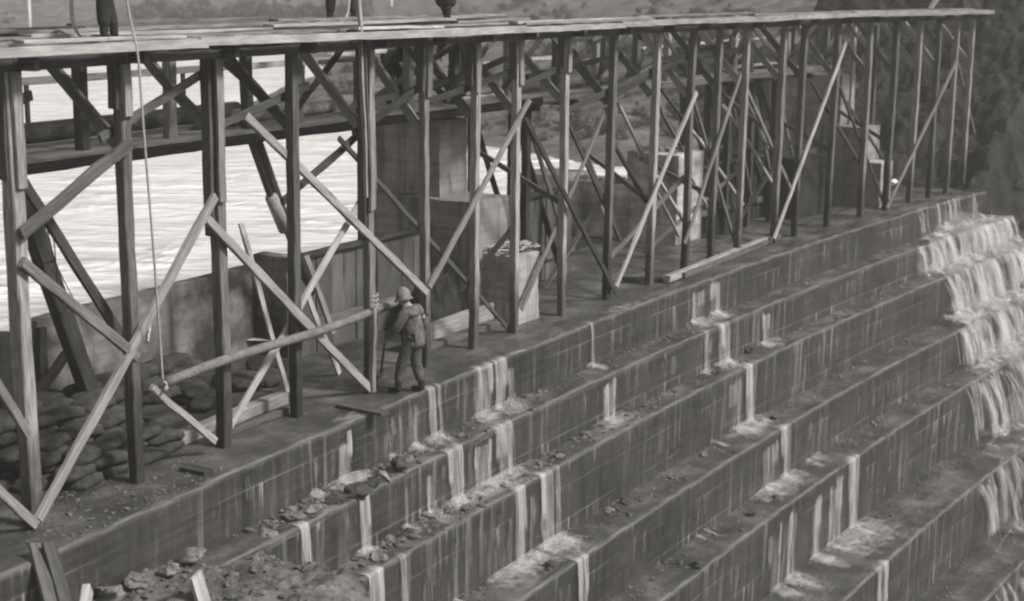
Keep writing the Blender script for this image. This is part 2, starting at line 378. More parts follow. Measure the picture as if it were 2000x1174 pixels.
def bank():
    xs = np.concatenate([np.linspace(-260, -40, 60), np.linspace(-38, 70, 170)]); ys = np.concatenate([np.linspace(36, 110, 130), np.linspace(112, 420, 90)])
    XX, YY = np.meshgrid(xs, ys, indexing='ij'); P = np.stack([XX.ravel(), YY.ravel()], 1); d = sdist(P); v = []
    for (x, y), q in zip(P, d):
        _s_, _u_, _ = su((x, y, 0))
        if q > 0:
            r = q; z = .3+.20*min(r, 2.5)+.17*max(0, r-2.5)*(.6+.4*min(1, max(0, x+30)/60))
            if r > 60: z = min(z, 14+.06*r)
            z += min(r, 6)/6*(.7*fbm(x*.16, y*.16)+.25*fbm(x*.7, y*.7, 3))+min(1, r*2)*.08*nz(x*2.2, y*2.2)
        else: z = .3+q*.25-.05+.05*nz(x, y)
        v.append((x, y, max(z, -2.5)))
    n, m = len(xs), len(ys); f = []
    for i in range(n-1):
        for j in range(m-1):
            a = (i*m+j, (i+1)*m+j, (i+1)*m+j+1, i*m+j+1)
            if max(d[q] for q in a) < -4: continue
            p = v[a[0]]
            if su(p)[1] < 4.6: continue
            f.append(a)
    me = mesh('bank', v, f); return link('ground', me, M['bank'], smooth=True), xs, ys
bk, _, _ = bank()
tag(bk, 'grassy earth bank rising around the far side of the reservoir', 'ground', kind='structure')
def bank_z(x, y):
    dg = bpy.context.evaluated_depsgraph_get(); return 0
# far hills behind everything
v, f, _ = grid(90, 14, lambda i, j: (-700+i*16, 330+j*40+.0008*(-700+i*16)**2*.2, -1+j*j*.75+12*fbm(i*.09, j*.2)*min(1, j/2)))
tag(link('hills', mesh('hills', v, f), M['bank'], smooth=True), 'low grey hills rising beyond the reservoir bank', 'hill', kind='structure')
# right abutment
def zstep(u):
    for k in range(7, -1, -1):
        if u <= UK[k]+1e-6: return ZK[min(k+1, 7)]
    return 0
def abut(i, j):
    s = 34+i*.12; u = 9-j*.165; zb = 0 if u > 0 else 1.02*u-.25
    e = 38.5+max(0, -u)*.95 if u < 0 else 38.3-.12*u
    r = s-e; z = zb-.5+(max(r, -3)*.95 if r > 0 else r*.6)
    x = W(s, u, 0); z += (.55*fbm(x.x*.5, x.y*.5)+.3*fbm(x.x*1.7, x.y*1.7, 4)+.13*fbm(x.x*3, x.y*3, 8))*min(1, max(0, r+1))
    return W(s, u, min(z, 12+.2*s))
v, f, _ = grid(270, 200, abut)
tag(link('hillside', mesh('hillside', v, f), M['abut']), 'dark rocky abutment slope at the far end of the dam', 'slope', kind='structure')
# rubble heap against the near end of the steps
def rub(i, j):
    s = -7+i*.075; u = .3-j*.068; e = float(np.interp(-u, [0, .6, 1.2, 1.9, 2.6, 4], [3.9, 3.2, 2.55, 2.6, 2.4, 1.8]))+.3*nz(u*1.3, 3); r = s-e
    z = -.78-.06*s*.3+.10*min(3, max(0, -u))+(-r*1.15 if r > 0 else 0) if u < 0 else -.9
    z = -.74-.06*s+.1*min(2.2, max(0, -u-.2))-(r*1.7 if r > 0 else 0)-.5*max(0, -u-2.4)
    if s < 1.0: z -= (1.0-s)*.12
    x = W(s, u, 0); z += .16*fbm(x.x*.9, x.y*.9)+.07*fbm(x.x*3, x.y*3, 5)+.045*nz(x.x*9, x.y*9)
    if z < -8: z = -8
    return W(s, u, z)
v, f, _ = grid(220, 100, rub)
rubv = v
tag(link('rubble_ground', mesh('rubble', v, f), M['rubble']), 'heap of pale rubble and earth spilling over the near end of the steps', 'rubble', kind='structure')
# haze over the whole place
# ------------------------------------------------------------------ timber trestle
T = empty('timber_trestle', W(18, 1.5, 0), 'long timber trestle of tall posts and crossed braces carrying a plank deck', 'trestle')
UP = .85; DK = 5.80
ps = [.48, 2.37, 4.2, 6.0, 7.95, 9.66, 11.24, 12.77, 14.62, 16.58, 18.56, 20.34, 21.74, 23.24, 25.43, 26.7, 28.85, 31.13, 33.04, 34.78, 36.36, 37.78, 39.1]
pw = .17
for i, s in enumerate(ps):
    wdt = [.19, .16, .175, .155, .145, .14, .14, .14, .145, .15, .155, .15, .15, .15, .16, .16, .165, .165, .17, .165, .16, .16, .15][i]
    j = random.uniform(-.04, .04); jt = random.uniform(-.06, .06)
    p = beam('post', W(s+j, UP, -.03), W(s+jt, UP, DK-.12), wdt, wdt, M['postdark' if i in (1, 2, 3, 9, 11, 12, 15, 16, 18, 20) else 'post'], T, tangent(s), 1.3)
    if i < 9 and i != 3:        # scab boards spliced to the head of the post
        zl = {0: 4.2, 1: 4.9, 2: 3.6, 4: 3.0, 5: 4.7, 6: 4.7, 7: 4.75}.get(i, 4.9)
        beam('splice_board', W(s-.02, UP-wdt/2-.03, zl), W(s-.02, UP-wdt/2-.03, DK-.14), .14, .045, M['brace'] if i % 2 else M['post'], T, upstream(s))
        beam('splice_board', W(s-wdt/2-.035, UP+.03, zl-.5 if i in (2, 4) else zl+.1), W(s-wdt/2-.035, UP+.03, DK-.16), .06, .15, M['old'], T, upstream(s))
    # joist over each post and the back post on the footbridge
    beam('joist', W(s, .42, DK-.12), W(s, 2.75, DK-.12), .1, .2, M['old'], T)
    # knee brace up to the deck's far side
    zk = [4.5, 4.52, 4.57, 4.5, 4.27, 4.15, 4.28, 4.26, 4.34, 4.17, 4.2, 4.1, 4.3, 4.2, 4.25, 4.3, 4.2, 4.2, 4.15, 4.2, 4.2, 4.2, 4.2][i]
    beam('knee_brace', W(s+.03, .97, zk), W(s-.02+random.uniform(-.05, .1), 2.15, DK-.25), .15, .09, M['brace' if i % 3 else 'old'], T, tangent(s))
    sb = s+1.0 if i < 4 else s+random.uniform(.2, .7)
    if i < 20:
        z0b = 4.27 if s < 32 else 2.0
        beam('back_post', W(sb, 2.5, z0b), W(sb, 2.5, DK-.02), .16, .16, M['old'] if i % 2 else M['post'], T, tangent(s))
    if i+1 < len(ps):
        n = ps[i+1]
        beam('header_beam', W(s-.1, UP-.16, DK-.13), W(n+.1, UP-.16, DK-.13), .06, .2, M['old'], T)
        beam('header_beam', W(s-.1, 2.55, DK-.1), W(n+.1, 2.55, DK-.1), .07, .18, M['old'], T)
for i in range(3, 19):
    a, b = ps[i], ps[i+1]
    if i % 3 == 0: a, b = b, a
    beam('rear_brace', W(a, 2.42, 4.35), W(b, 2.42, DK-.2), .11, .05, M['old' if i % 2 else 'dark'], T, upstream(a))
    if i > 5: beam('rear_brace', W(b+.2, 3.4, 4.3), W(a+.3, 2.3, DK-.3), .12, .06, M['old'], T, tangent(a))
    if i > 6:
        zt = random.uniform(1.6, 3.0); beam('raking_brace', W(ps[i]+.05, .96, zt), W(ps[i]-random.uniform(.2, 1.4), random.uniform(2.0, 2.9), random.uniform(.05, .3) if i % 2 else zt+random.uniform(.6, 1.2)), .1, .05, M['brace' if i % 2 else 'old'], T, tangent(a))
# left beyond the frame: the trestle carries on
for s in (-1.4,):
    beam('post', W(s, UP, -.03), W(s, UP, DK-.12), .18, .18, M['post'], T, tangent(s)); beam('header_beam', W(s, UP-.16, DK-.13), W(.5, UP-.16, DK-.13), .06, .2, M['old'], T)
# deck boards laid along the trestle
rows = 8
for r in range(rows):
    s = -3+random.uniform(-1.5, 0); u = .42+r*.285
    while s < (39.0 if r < 4 else 13.5):
        L = random.uniform(4.2, 6.2); e = min(s+L, 39.3 if r < 4 else 14.3); lay = 0
        nseg = 1
        lift = (0, -.03, .03, 0, .07, .02, .1, .05)[r]+random.choice((0, 0, .04)); a, b = W(s, u+random.uniform(-.03, .03), DK+.02+lift+random.uniform(-.005, .03)), W(e, u+random.uniform(-.03, .03), DK+.02+lift+random.uniform(-.005, .03))
        bowd = -((e-s)**2)/(8*RAD)
        beam('deck_board', a, b, .2, .045, M[('deck', 'dark', 'brace', 'dark', 'deck', 'dark', 'brace', 'dark')[r] if random.random() < .85 else 'brace'], T, None, 1.0, bowd)
        s = e+.01
# edge boards nailed on the outer side
s = -2.5
while s < 38.9:
    L = random.uniform(4.5, 7); e = min(s+L, 39.3); o = random.uniform(-.03, .03)
    beam('edge_board', W(s, .28, DK+.0+o), W(e, .27+random.uniform(-.03, .03), DK+random.uniform(-.03, .03)), .05, .11, M['deck'], T, None, 1.2, -((e-s)**2)/(8*RAD)); s = e-.12
def B(name, x0, y0, x1, y1, u0, u1, wd, ht, mat, tr=True, par=T):
    a, b = onu(x0, y0, u0), onu(x1, y1, u1); s = su((a+b)/2)[0]
    return beam(name, a, b, wd, ht, M[mat], par, upstream(s), 1.0)
fr, bkk = UP-.15, UP+.13
for x0, y0, x1, y1, u, wd, m in [
 (75, 1015, 420, 383, fr, .17, 'brace'), (42, 512, 268, 697, fr, .17, 'brace'), (403, 428, 737, 775, fr, .17, 'fresh'), (445, 840, 710, 383, bkk, .15, 'fresh'),
 (480, 226, 834, 572, fr, .16, 'brace'), (838, 562, 1034, 195, fr, .14, 'brace'), (662, 270, 1008, 658, bkk, .11, 'old'), (1026, 232, 1202, 572, fr, .14, 'dark'),
 (1018, 604, 1184, 212, bkk, .12, 'brace'), (1203, 560, 1360, 180, fr, .14, 'fresh'), (1355, 195, 1437, 480, bkk, .12, 'old'), (1337, 476, 1447, 145, fr, .12, 'brace'),
 (1460, 178, 1545, 370, bkk, .12, 'brace'), (1512, 466, 1652, 84, fr, .14, 'fresh'), (1633, 150, 1730, 408, bkk, .12, 'dark'), (1732, 407, 1870, 117, fr, .14, 'brace'),
 (1870, 120, 1903, 260, bkk, .12, 'old'), (1110, 240, 1212, 470, bkk, .12, 'dark'), (1632, 240, 1680, 320, bkk, .13, 'dark'), (1653, 200, 1725, 310, bkk, .13, 'dark'),
 (-20, 725, 56, 850, fr, .14, 'brace'), (-60, 905, 72, 1026, fr, .15, 'brace'), (296, 756, 420, 862, fr, .13, 'brace'), (41, 457, 253, 280, fr-.02, .2, 'old')]:
    B('diagonal_brace', x0, y0, x1, y1, bkk if x0 == 480 else u, u, wd*.76, .05 if wd < .16 else .07, m)
# rails nailed along the inside of the posts
for x0, y0, x1, y1, u in [(-40, 230, 60, 186, 1.0), (195, 270, 462, 100, 1.0), (425, 246, 602, 168, 1.0), (690, 262, 838, 158, 1.0), (700, 205, 930, 145, 1.3), (838, 198, 1006, 137, 1.0), (845, 172, 1010, 105, 1.4), (1000, 176, 1132, 114, 1.0), (1030, 150, 1215, 107, 1.3), (1110, 215, 1290, 130, 1.0), (1190, 190, 1345, 108, 1.0), (1285, 120, 1420, 85, 1.0), (1340, 110, 1460, 95, 1.0), (550, 395, 712, 252, 1.1)]:
    B('rail', x0, y0, x1, y1, u, u, .11, .06, 'dark' if x0 > 200 and x0 != 425 else 'old')
# raking struts from the posts down to the floor behind
for x0, y0, x1, y1, ua, ub, wd, m in [(30, 330, 258, 692, 1.5, 1.15, .17, 'dark'), (1207, 200, 1266, 322, 1.6, .97, .12, 'brace'), (1203, 288, 1262, 396, 1.8, .97, .14, 'dark'), (1281, 341, 1343, 444, 1.8, .97, .1, 'fresh'), (1284, 378, 1326, 462, 2.0, 1.3, .1, 'brace'), (1346, 336, 1387, 416, 1.9, 1.2, .12, 'fresh'), (1402, 328, 1452, 400, 1.6, 1.2, .1, 'brace'), (1454, 266, 1516, 370, 1.7, .97, .11, 'brace'), (1350, 254, 1382, 294, 1.6, 1.2, .12, 'fresh'), (1284, 205, 1335, 295, 1.9, 1.4, .1, 'old'), (1412, 205, 1441, 246, 1.5, .97, .1, 'fresh'), (1584, 160, 1620, 222, 1.6, .97, .12, 'dark'), (1290, 175, 1345, 245, 1.9, 1.0, .18, 'dark'), (1160, 350, 1195, 460, 2.0, 1.0, .1, 'brace'), (1140, 290, 1200, 440, 2.0, 1.0, .13, 'dark'), (1460, 200, 1500, 290, 1.8, 1.0, .11, 'brace'), (1520, 320, 1545, 370, 1.5, 1.0, .1, 'brace')]:
    B('raking_brace', x0, y0, x1, y1, ua, ub, wd*.8, .06, m)
# ------------------------------------------------------------------ footbridge over the old sluices
FB = empty('footbridge', W(18, 3.3, 4), 'old plank footbridge on heavy timber beams running behind the trestle over the piers', 'footbridge')
s = -3
while s < 31.8:
    e = min(s+random.uniform(4, 5.5), 31.9); bo = -((e-s)**2)/(8*RAD)
    hb = .15 if s < 12.5 else .1; zb_ = 4.22-hb/2
    beam('main_beam', W(s, 2.38, zb_), W(e, 2.38, zb_), .2, hb, M['dark' if s < 12.5 else 'fresh'], FB, None, 1.3, bo); beam('main_beam', W(s, 4.0, zb_), W(e, 4.0, zb_), .2, hb, M['dark'], FB, None, 1, bo)
    for q in range(6):
        if s > 12.5 and q not in (0, 1): continue
        beam('walk_board', W(s, 2.42+q*.3, 4.25), W(e, 2.42+q*.3, 4.25+random.uniform(-.01, .02)), .28, .05, M['deck'] if q < 2 or random.random() < .4 else M['brace'], FB, None, 1, bo)
    s = e+.02
for a, b in [(-2, 3.2), (3.1, 8.6), (8.5, 12.5)]:
    beam('hand_rail', W(a, 4.15, 5.12), W(b, 4.15, 5.12), .06, .11, M['brace'], FB)
for s in (1, 4.0, 7.4, 10.6, 12.2): beam('rail_post', W(s, 4.15, 4.2), W(s, 4.15, 5.1), .055, .055, M['dark'], FB, tangent(s))
for s in (16.0, 17.6, 25.9, 27.3, 28.7, 30.4):
    for u in (2.55, 3.9): beam('bent_post', W(s, u, -.05), W(s, u, 4.1), .16, .16, M['dark'], FB, tangent(s))
    beam('bent_brace', W(s, 2.62, .4), W(s, 3.85, 3.7), .12, .06, M['dark'], FB, tangent(s)); beam('bent_cap', W(s, 2.25, 4.03), W(s, 4.15, 4.03), .16, .14, M['dark'], FB)
for a, b in ((16.0, 17.6), (25.9, 27.3), (27.3, 28.7), (28.7, 30.4)):
    beam('bent_brace', W(a, 2.45, 3.6), W(b, 2.45, .9), .12, .05, M['old'], FB, upstream(a))
# lighter scantling lying and stacked along the far part of the bridge
for x0, y0, x1, y1, u, z in [(860, 222, 1095, 196, 0, 4.31), (865, 212, 1075, 188, 0, 4.37), (640, 108, 800, 96, 0, 4.8), (1210, 176, 1395, 160, 0, 4.31), (1455, 158, 1600, 137, 0, 4.34), (880, 130, 1100, 110, 0, 4.85), (1250, 95, 1510, 72, 0, 5.1), (1400, 135, 1520, 122, 0, 4.45)]:
    u = 2.6 if z < 4.4 else 3.9
    a, b = onu(x0, y0, u), onu(x1, y1, u)
    o = beam('plank', a, b, .2, .06, M['fresh'])
    tag(o, 'pale plank lying along the footbridge behind the trestle', 'plank', 'pale planks along the footbridge')
# ------------------------------------------------------------------ piers, walls, blocks
def pier(sc, label, us, ue, ub):
    e = empty('concrete_pier', W(sc, 2, 0), label, 'pier')
    block('footing_block', sc-.42, sc+.42, 1.12, ub+.1, -.05, 1.37, M['pale'], e)
    block('shoulder_block', sc-.62, sc+.62, ub, ue, -.3, 2.4, M['pier'], e)
    block('shaft', sc-.5, sc+.52, us, ue-.05, 2.39, 3.92, M['pier'], e)
    return e
pA = pier(13.78, 'stepped concrete pier with three set-back blocks, nearer of the two, behind the rope-strewn block', 2.9, 4.75, 1.95)
pD = pier(33.6, 'far stepped concrete pier near the cascade with its pale downstream faces showing', 2.5, 5.0, 1.65)
# recess pilaster and dark timbers against the nearer pier
b_ = empty('concrete_pier', W(23.6, 4, 0), 'broad water-stained low concrete pier without a shaft, midway along the bridge', 'pier')
block('upper_block', 23.5, 24.9, 2.7, 4.2, -.2, 2.33, M['stained'], b_); block('lower_block', 23.45, 24.8, 4.15, 6.0, -.4, 1.43, M['stained'], b_); block('rear_block', 23.3, 24.8, 6.03, 7.5, -.4, 1.55, M['stained'], b_)
block('bay_floor', 18.6, 23.42, 4.42, 7.6, -.5, .01, M['wetshade'], dam)
o = block('low_block', 29.4, 31.3, 2.0, 5.2, -.1, 1.75, M['wetshade']); tag(o, 'low damp concrete block with shade put into its dark colour, between the two far piers', 'concrete block')  # damp tone, darkened further so the colour carries the end face's shade
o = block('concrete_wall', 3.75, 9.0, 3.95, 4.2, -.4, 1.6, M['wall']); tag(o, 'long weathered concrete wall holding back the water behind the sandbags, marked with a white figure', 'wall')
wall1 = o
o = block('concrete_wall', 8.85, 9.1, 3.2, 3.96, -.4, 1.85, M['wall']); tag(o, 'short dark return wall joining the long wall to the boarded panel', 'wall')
o = block('concrete_wall', -4, 3.3, 3.95, 4.2, -.4, 1.52, M['wetshade']); tag(o, 'dark wall at the left edge behind the nearest post', 'wall')
def panel(s0, s1, u, z0, z1, label, pm='panel'):
    e = empty('sluice_panel', W((s0+s1)/2, u, 0), label, 'sluice panel')
    s = s0
    while s < s1-.05:
        n = min(s+random.uniform(.32, .5), s1); d = random.uniform(-.015, .015)
        beam('panel_board', W((s+n)/2, u+d, z0), W((s+n)/2, u+d, z1+random.uniform(-.02, .02)), n-s-.006, .07, M[pm], e, upstream(s)); s = n
    beam('capping', W(s0, u-.02, z1+.04), W(s1, u-.02, z1+.04), .2, .07, M['dark'], e)
    beam('waling', W(s0, u-.09, z0+.75), W(s1, u-.09, z0+.75), .1, .16, M['old'], e)
    return e
M['black'] = wood('shade_dark_wood', .012, .035, .5)  # near-black panel wood; shade of the dark openings is put into its colour
M['panel'] = wood('panel_wood', .06, .13, .55)
panel(9.1, 13.2, 3.12, -.2, 1.78, 'tall boarded sluice panel with vertical planks behind the standing man')
panel(14.4, 18.9, 3.1, -.2, 1.95, 'dark boarded sluice panel right of the nearer pier')
o = block('concrete_wall', 18.6, 23.3, 7.55, 7.8, -.4, .5, M['wetshade']); tag(o, 'low wet sill wall closing the open bay left of the stained broad pier', 'wall')
o = block('concrete_wall', 18.62, 18.86, 3.2, 7.5, -.4, 1.2, M['wetshade']); tag(o, 'wet side wall of the open bay behind the second boarded panel', 'wall')
panel(24.9, 29.4, 3.1, -.2, 1.75, 'boarded sluice panel with shade put into its dark colour between the broad pier and the dark damp block', 'black')
panel(31.3, 33.0, 3.1, -.2, 1.8, 'narrow boarded sluice panel at the left flank of the far pier')
o = block('low_block', 36.0, 37.8, 2.4, 3.4, -.1, 1.0, M['wetshade']); tag(o, 'small dark block beyond the far pier beside the hillside', 'concrete block')
# painted figure on the wall
a = onu(289, 648, 3.925); bm = bmesh.new()
o = empty('painted_figure', a); bpy.data.objects.remove(o)
t_ = tangent(su(a)[0])
def stroke(pts, wd):
    vs = []; fs = []
    for i, (x, z) in enumerate(pts):
        p0 = pts[max(i-1, 0)]; p1 = pts[min(i+1, len(pts)-1)]; d = Vector((p1[0]-p0[0], p1[1]-p0[1])).normalized()
        for q in (-1, 1): vs.append(a+t_*(x-d.y*wd*q)+Vector((0, 0, z+d.x*wd*q)))
    fs = [(2*i, 2*i+1, 2*i+3, 2*i+2) for i in range(len(pts)-1)]
    return vs, fs
vs, fs = stroke([(-.07, .1), (0, .15), (.055, .11), (.05, .03), (.02, -.06), (0, -.16)], .028)
link('painted_number', mesh('num', vs, fs), M['white'], wall1)
# ------------------------------------------------------------------ streams over the steps
def stream(k, x0, x1, d0=0.0, foamw=1.0, den=.9, throw=.07, mat='stream', label=None, frac=1.0):
    ua, za = UK[k], ZK[k]; sa, sb = sorted((s_at(x0, ua, za-d0), s_at(x1, ua, za-d0))); sa -= .02; sb += .02
    zb = za-HS[k]*frac if frac < 1 else ZK[k+1]; nw = max(5, int((sb-sa)/.02)); nh = 26; sd = random.random()*50
    prof = []
    if d0 == 0: prof += [(ua+.3, za+.014, .25), (ua+.16, za+.018, .7), (ua+.05, za+.02, .95)]
    for i in range(nh):
        t = i/(nh-1); z = za-d0+(.005 if d0 == 0 else 0)+(zb-za+d0)*t; prof.append((ua-.015-throw*math.sqrt(t)*(.8 if d0 == 0 else .4), z, (1 if d0 == 0 else min(1, t*6))*(1 if frac == 1 else min(1, (1-t)*2.5))))
    def fn(i, j):
        x = i/(nw-1); s = sa+(sb-sa)*x; p = prof[j]; sw = .05*nz(sd, p[1]*1.7)+.02*nz(sd+x*3, p[1]*5)
        return W(s+sw*(p[1]-za), p[0]-.03*abs(nz(x*nw*.12+sd, p[1]*1.5)), p[1])
    v, f, uv = grid(nw, len(prof), fn, lambda i, j: (sa+(sb-sa)*i/(nw-1)+sd, prof[j][1]))
    me = mesh('fall', v, f, uv)
    attr(me, [prof[j][2]*den*min(1, .15+4*min(i, nw-1-i)/(nw-1)+(.3*nz(sd+i*.4, 2))) for i in range(nw) for j in range(len(prof))])
    e = empty('water_stream', W((sa+sb)/2, ua, za), label or 'white trickle of water falling over a step of the dam', 'water', kind='structure')
    link('fall', me, M[mat], e, smooth=True)
    if frac == 1 and foamw > 0:
        V = []; Fc = []
        for _ in range(int(60*foamw)):
            r = abs(random.gauss(0, .003))+.0025; p = W(random.uniform(sa-.12*foamw, sb+.12*foamw), ua-.05-abs(random.gauss(0, .16))*foamw, zb+.02+abs(random.gauss(0, .09))); o = len(V)
            V += [p+Vector(q)*r for q in ((1, 0, 0), (0, 1, 0), (-1, 0, 0), (0, -1, 0), (0, 0, 1.3), (0, 0, -1.3))]
            Fc += [(o, o+1, o+4), (o+1, o+2, o+4), (o+2, o+3, o+4), (o+3, o, o+4), (o+1, o, o+5), (o+2, o+1, o+5), (o+3, o+2, o+5), (o, o+3, o+5)]
        link('spray', mesh('spray', V, Fc), M['drops'], e)
        wd = ((sb-sa)*1.1+.34)*foamw; dp = TS[k]*(.97 if foamw >= .7 else .7); sc = (sa+sb)/2
        def ff(i, j):
            x = i/19*2-1; y = j/13; s = sc+x*wd; u = ua-.02-y*dp
            return W(s, u, zb+.012+.05*max(0, nz(s*5, u*5, sd))*(1-y)+.09*max(0, 1-x*x*2.2)*max(0, 1-y*1.8))
        v, f, uv = grid(20, 14, ff, lambda i, j: (sc+(i/19*2-1)*wd+sd, j/13*dp))
        me = mesh('splash', v, f, uv); attr(me, [max(0, 1-(i/19*2-1)**2*1.1-(max(0, j/13-.25))**2*.9)*(.95) for i in range(20) for j in range(14)])
        link('splash', me, M['splash'], e, smooth=True)
ST = [(0, 832, 848, 0, .8, .95), (0, 850, 858, 0, .5, .9), (0, 652, 684, .22, 1.2, .85), (0, 606, 616, .2, .6, .75), (0, 918, 960, 0, .7, .85), (0, 962, 984, .0, 1.0, .85), (0, 986, 1002, .12, .7, .8), (0, 1150, 1158, 0, .7, .9), (0, 1345, 1378, .1, .9, .75), (0, 1385, 1405, .05, .9, .8), (0, 472, 486, .02, 0, .7), (0, 548, 556, .1, 0, .65), (0, 760, 785, .15, 0, .6), (0, 790, 815, .2, .3, .6),
 (1, 580, 600, 0, .5, .9), (1, 693, 720, 0, .6, .95), (1, 786, 794, .12, .6, .8), (1, 828, 842, .12, .8, .85), (1, 872, 896, 0, .9, .95), (1, 916, 960, .05, 1.0, .85), (1, 962, 1006, 0, 1.0, .85), (1, 1170, 1205, .06, 1.1, .85), (1, 1372, 1384, 0, .6, .85), (1, 1398, 1422, 0, 1.0, .9), (1, 1488, 1506, .1, 1.2, .85),
 (2, 720, 745, 0, .8, .95), (2, 776, 792, 0, .3, .85), (2, 950, 1000, .3, .8, .6), (2, 1000, 1024, 0, 1.5, .95), (2, 1030, 1045, .1, .5, .7), (2, 1056, 1080, 0, 1.6, .9), (2, 1080, 1092, 0, .8, .8), (2, 1425, 1450, .1, 1.0, .7), (2, 1452, 1474, 0, 1.4, .9), (2, 1388, 1396, .15, .3, .6), (2, 820, 850, .35, .2, .5), (2, 880, 900, .3, .2, .55),
 (3, 1126, 1146, 0, .5, .9), (3, 1480, 1520, .08, 1.0, .75), (3, 1526, 1544, 0, 1.2, .85), (3, 1355, 1366, .2, .2, .65), (3, 1372, 1382, .22, .2, .6), (3, 1575, 1615, .15, .3, .55), (3, 1090, 1110, .2, .2, .55),
 (4, 1500, 1528, .3, .4, .7), (4, 1532, 1560, .05, .6, .75), (4, 1583, 1606, .25, .6, .85), (4, 1622, 1648, .2, 1.0, .9), (4, 1656, 1680, 0, 1.4, .9), (4, 1735, 1742, .25, 0, .7), (4, 1769, 1775, .1, 0, .65),
 (5, 1715, 1732, 0, .6, .9)]
NTH = ['crest', 'second step', 'third step', 'fourth step', 'fifth step', 'sixth step']
ST2 = []
for k, x0, x1, d0, fw, dn in ST:
    if x1-x0 > 16:
        for q in range(3):
            c = random.uniform(x0, x1); h_ = random.uniform(2.5, 6); ST2.append((k, c-h_, c+h_, d0*random.uniform(.0, 1.2), 0 if q else .5, min(1, dn+.12)))
    elif x1-x0 > 9: ST2.append((k, x0+random.uniform(1, 5), x1+random.uniform(1, 8), d0+random.uniform(.05, .3), 0, dn*.85))
for k, x0, x1, d0, fw, dn in ST+ST2:
    stream(k, x0, x1, d0, fw, dn, label='%s white %s running down the face below the %s' % ('broad' if x1-x0 > 30 else 'narrow' if x1-x0 > 14 else 'thin', 'fall of water' if d0 == 0 else 'seep from a joint', NTH[k]), frac=1.0 if fw > 0 else .8)
for px, py, wx, wu, lb in [(690, 815, .75, .3, 'white water foaming over the crest lip left of the man'), (1215, 603, 1.1, .35, 'pale patch painting the wet sheen on the crest between two posts'), (945, 722, .6, .2, 'pale water at the crest lip right of the man'), (1010, 690, .6, .16, 'thin pale water on the crest lip below the seventh post')]:  # pale foam patches; the one between two posts paints wet sheen
    c_s, c_u, _ = su(onz(px, py, 0)); v, f, uv = grid(24, 16, lambda i, j: W(c_s+(i/11.5-1)*wx, c_u+(j/7.5-1)*wu, .022+.012*nz(i*.5, j*.5, px)), lambda i, j: (i*.06*wx*1.5, j*.06))
    me = mesh('water', v, f, uv); attr(me, [max(0, 1-(i/11.5-1)**2-(j/7.5-1)**2)**.5*.85 for i in range(24) for j in range(16)])
    tag(link('water', me, M['splash'], smooth=True), lb, 'water', kind='structure')
# broad faint films of water on the faces
for k, x0, x1, d in [(0, 1180, 1330, .05), (0, 1480, 1700, .03), (0, 870, 930, .05), (1, 1600, 1700, .1), (1, 1230, 1340, .1), (2, 1240, 1330, .1), (2, 1560, 1700, .1), (3, 1200, 1300, .1), (3, 1620, 1740, .1), (4, 1400, 1480, .2)]:
    stream(k, x0, x1, d, 0, .75, .01, 'film', 'faint sheet of water wetting the dam face below the %s' % NTH[k], .98)
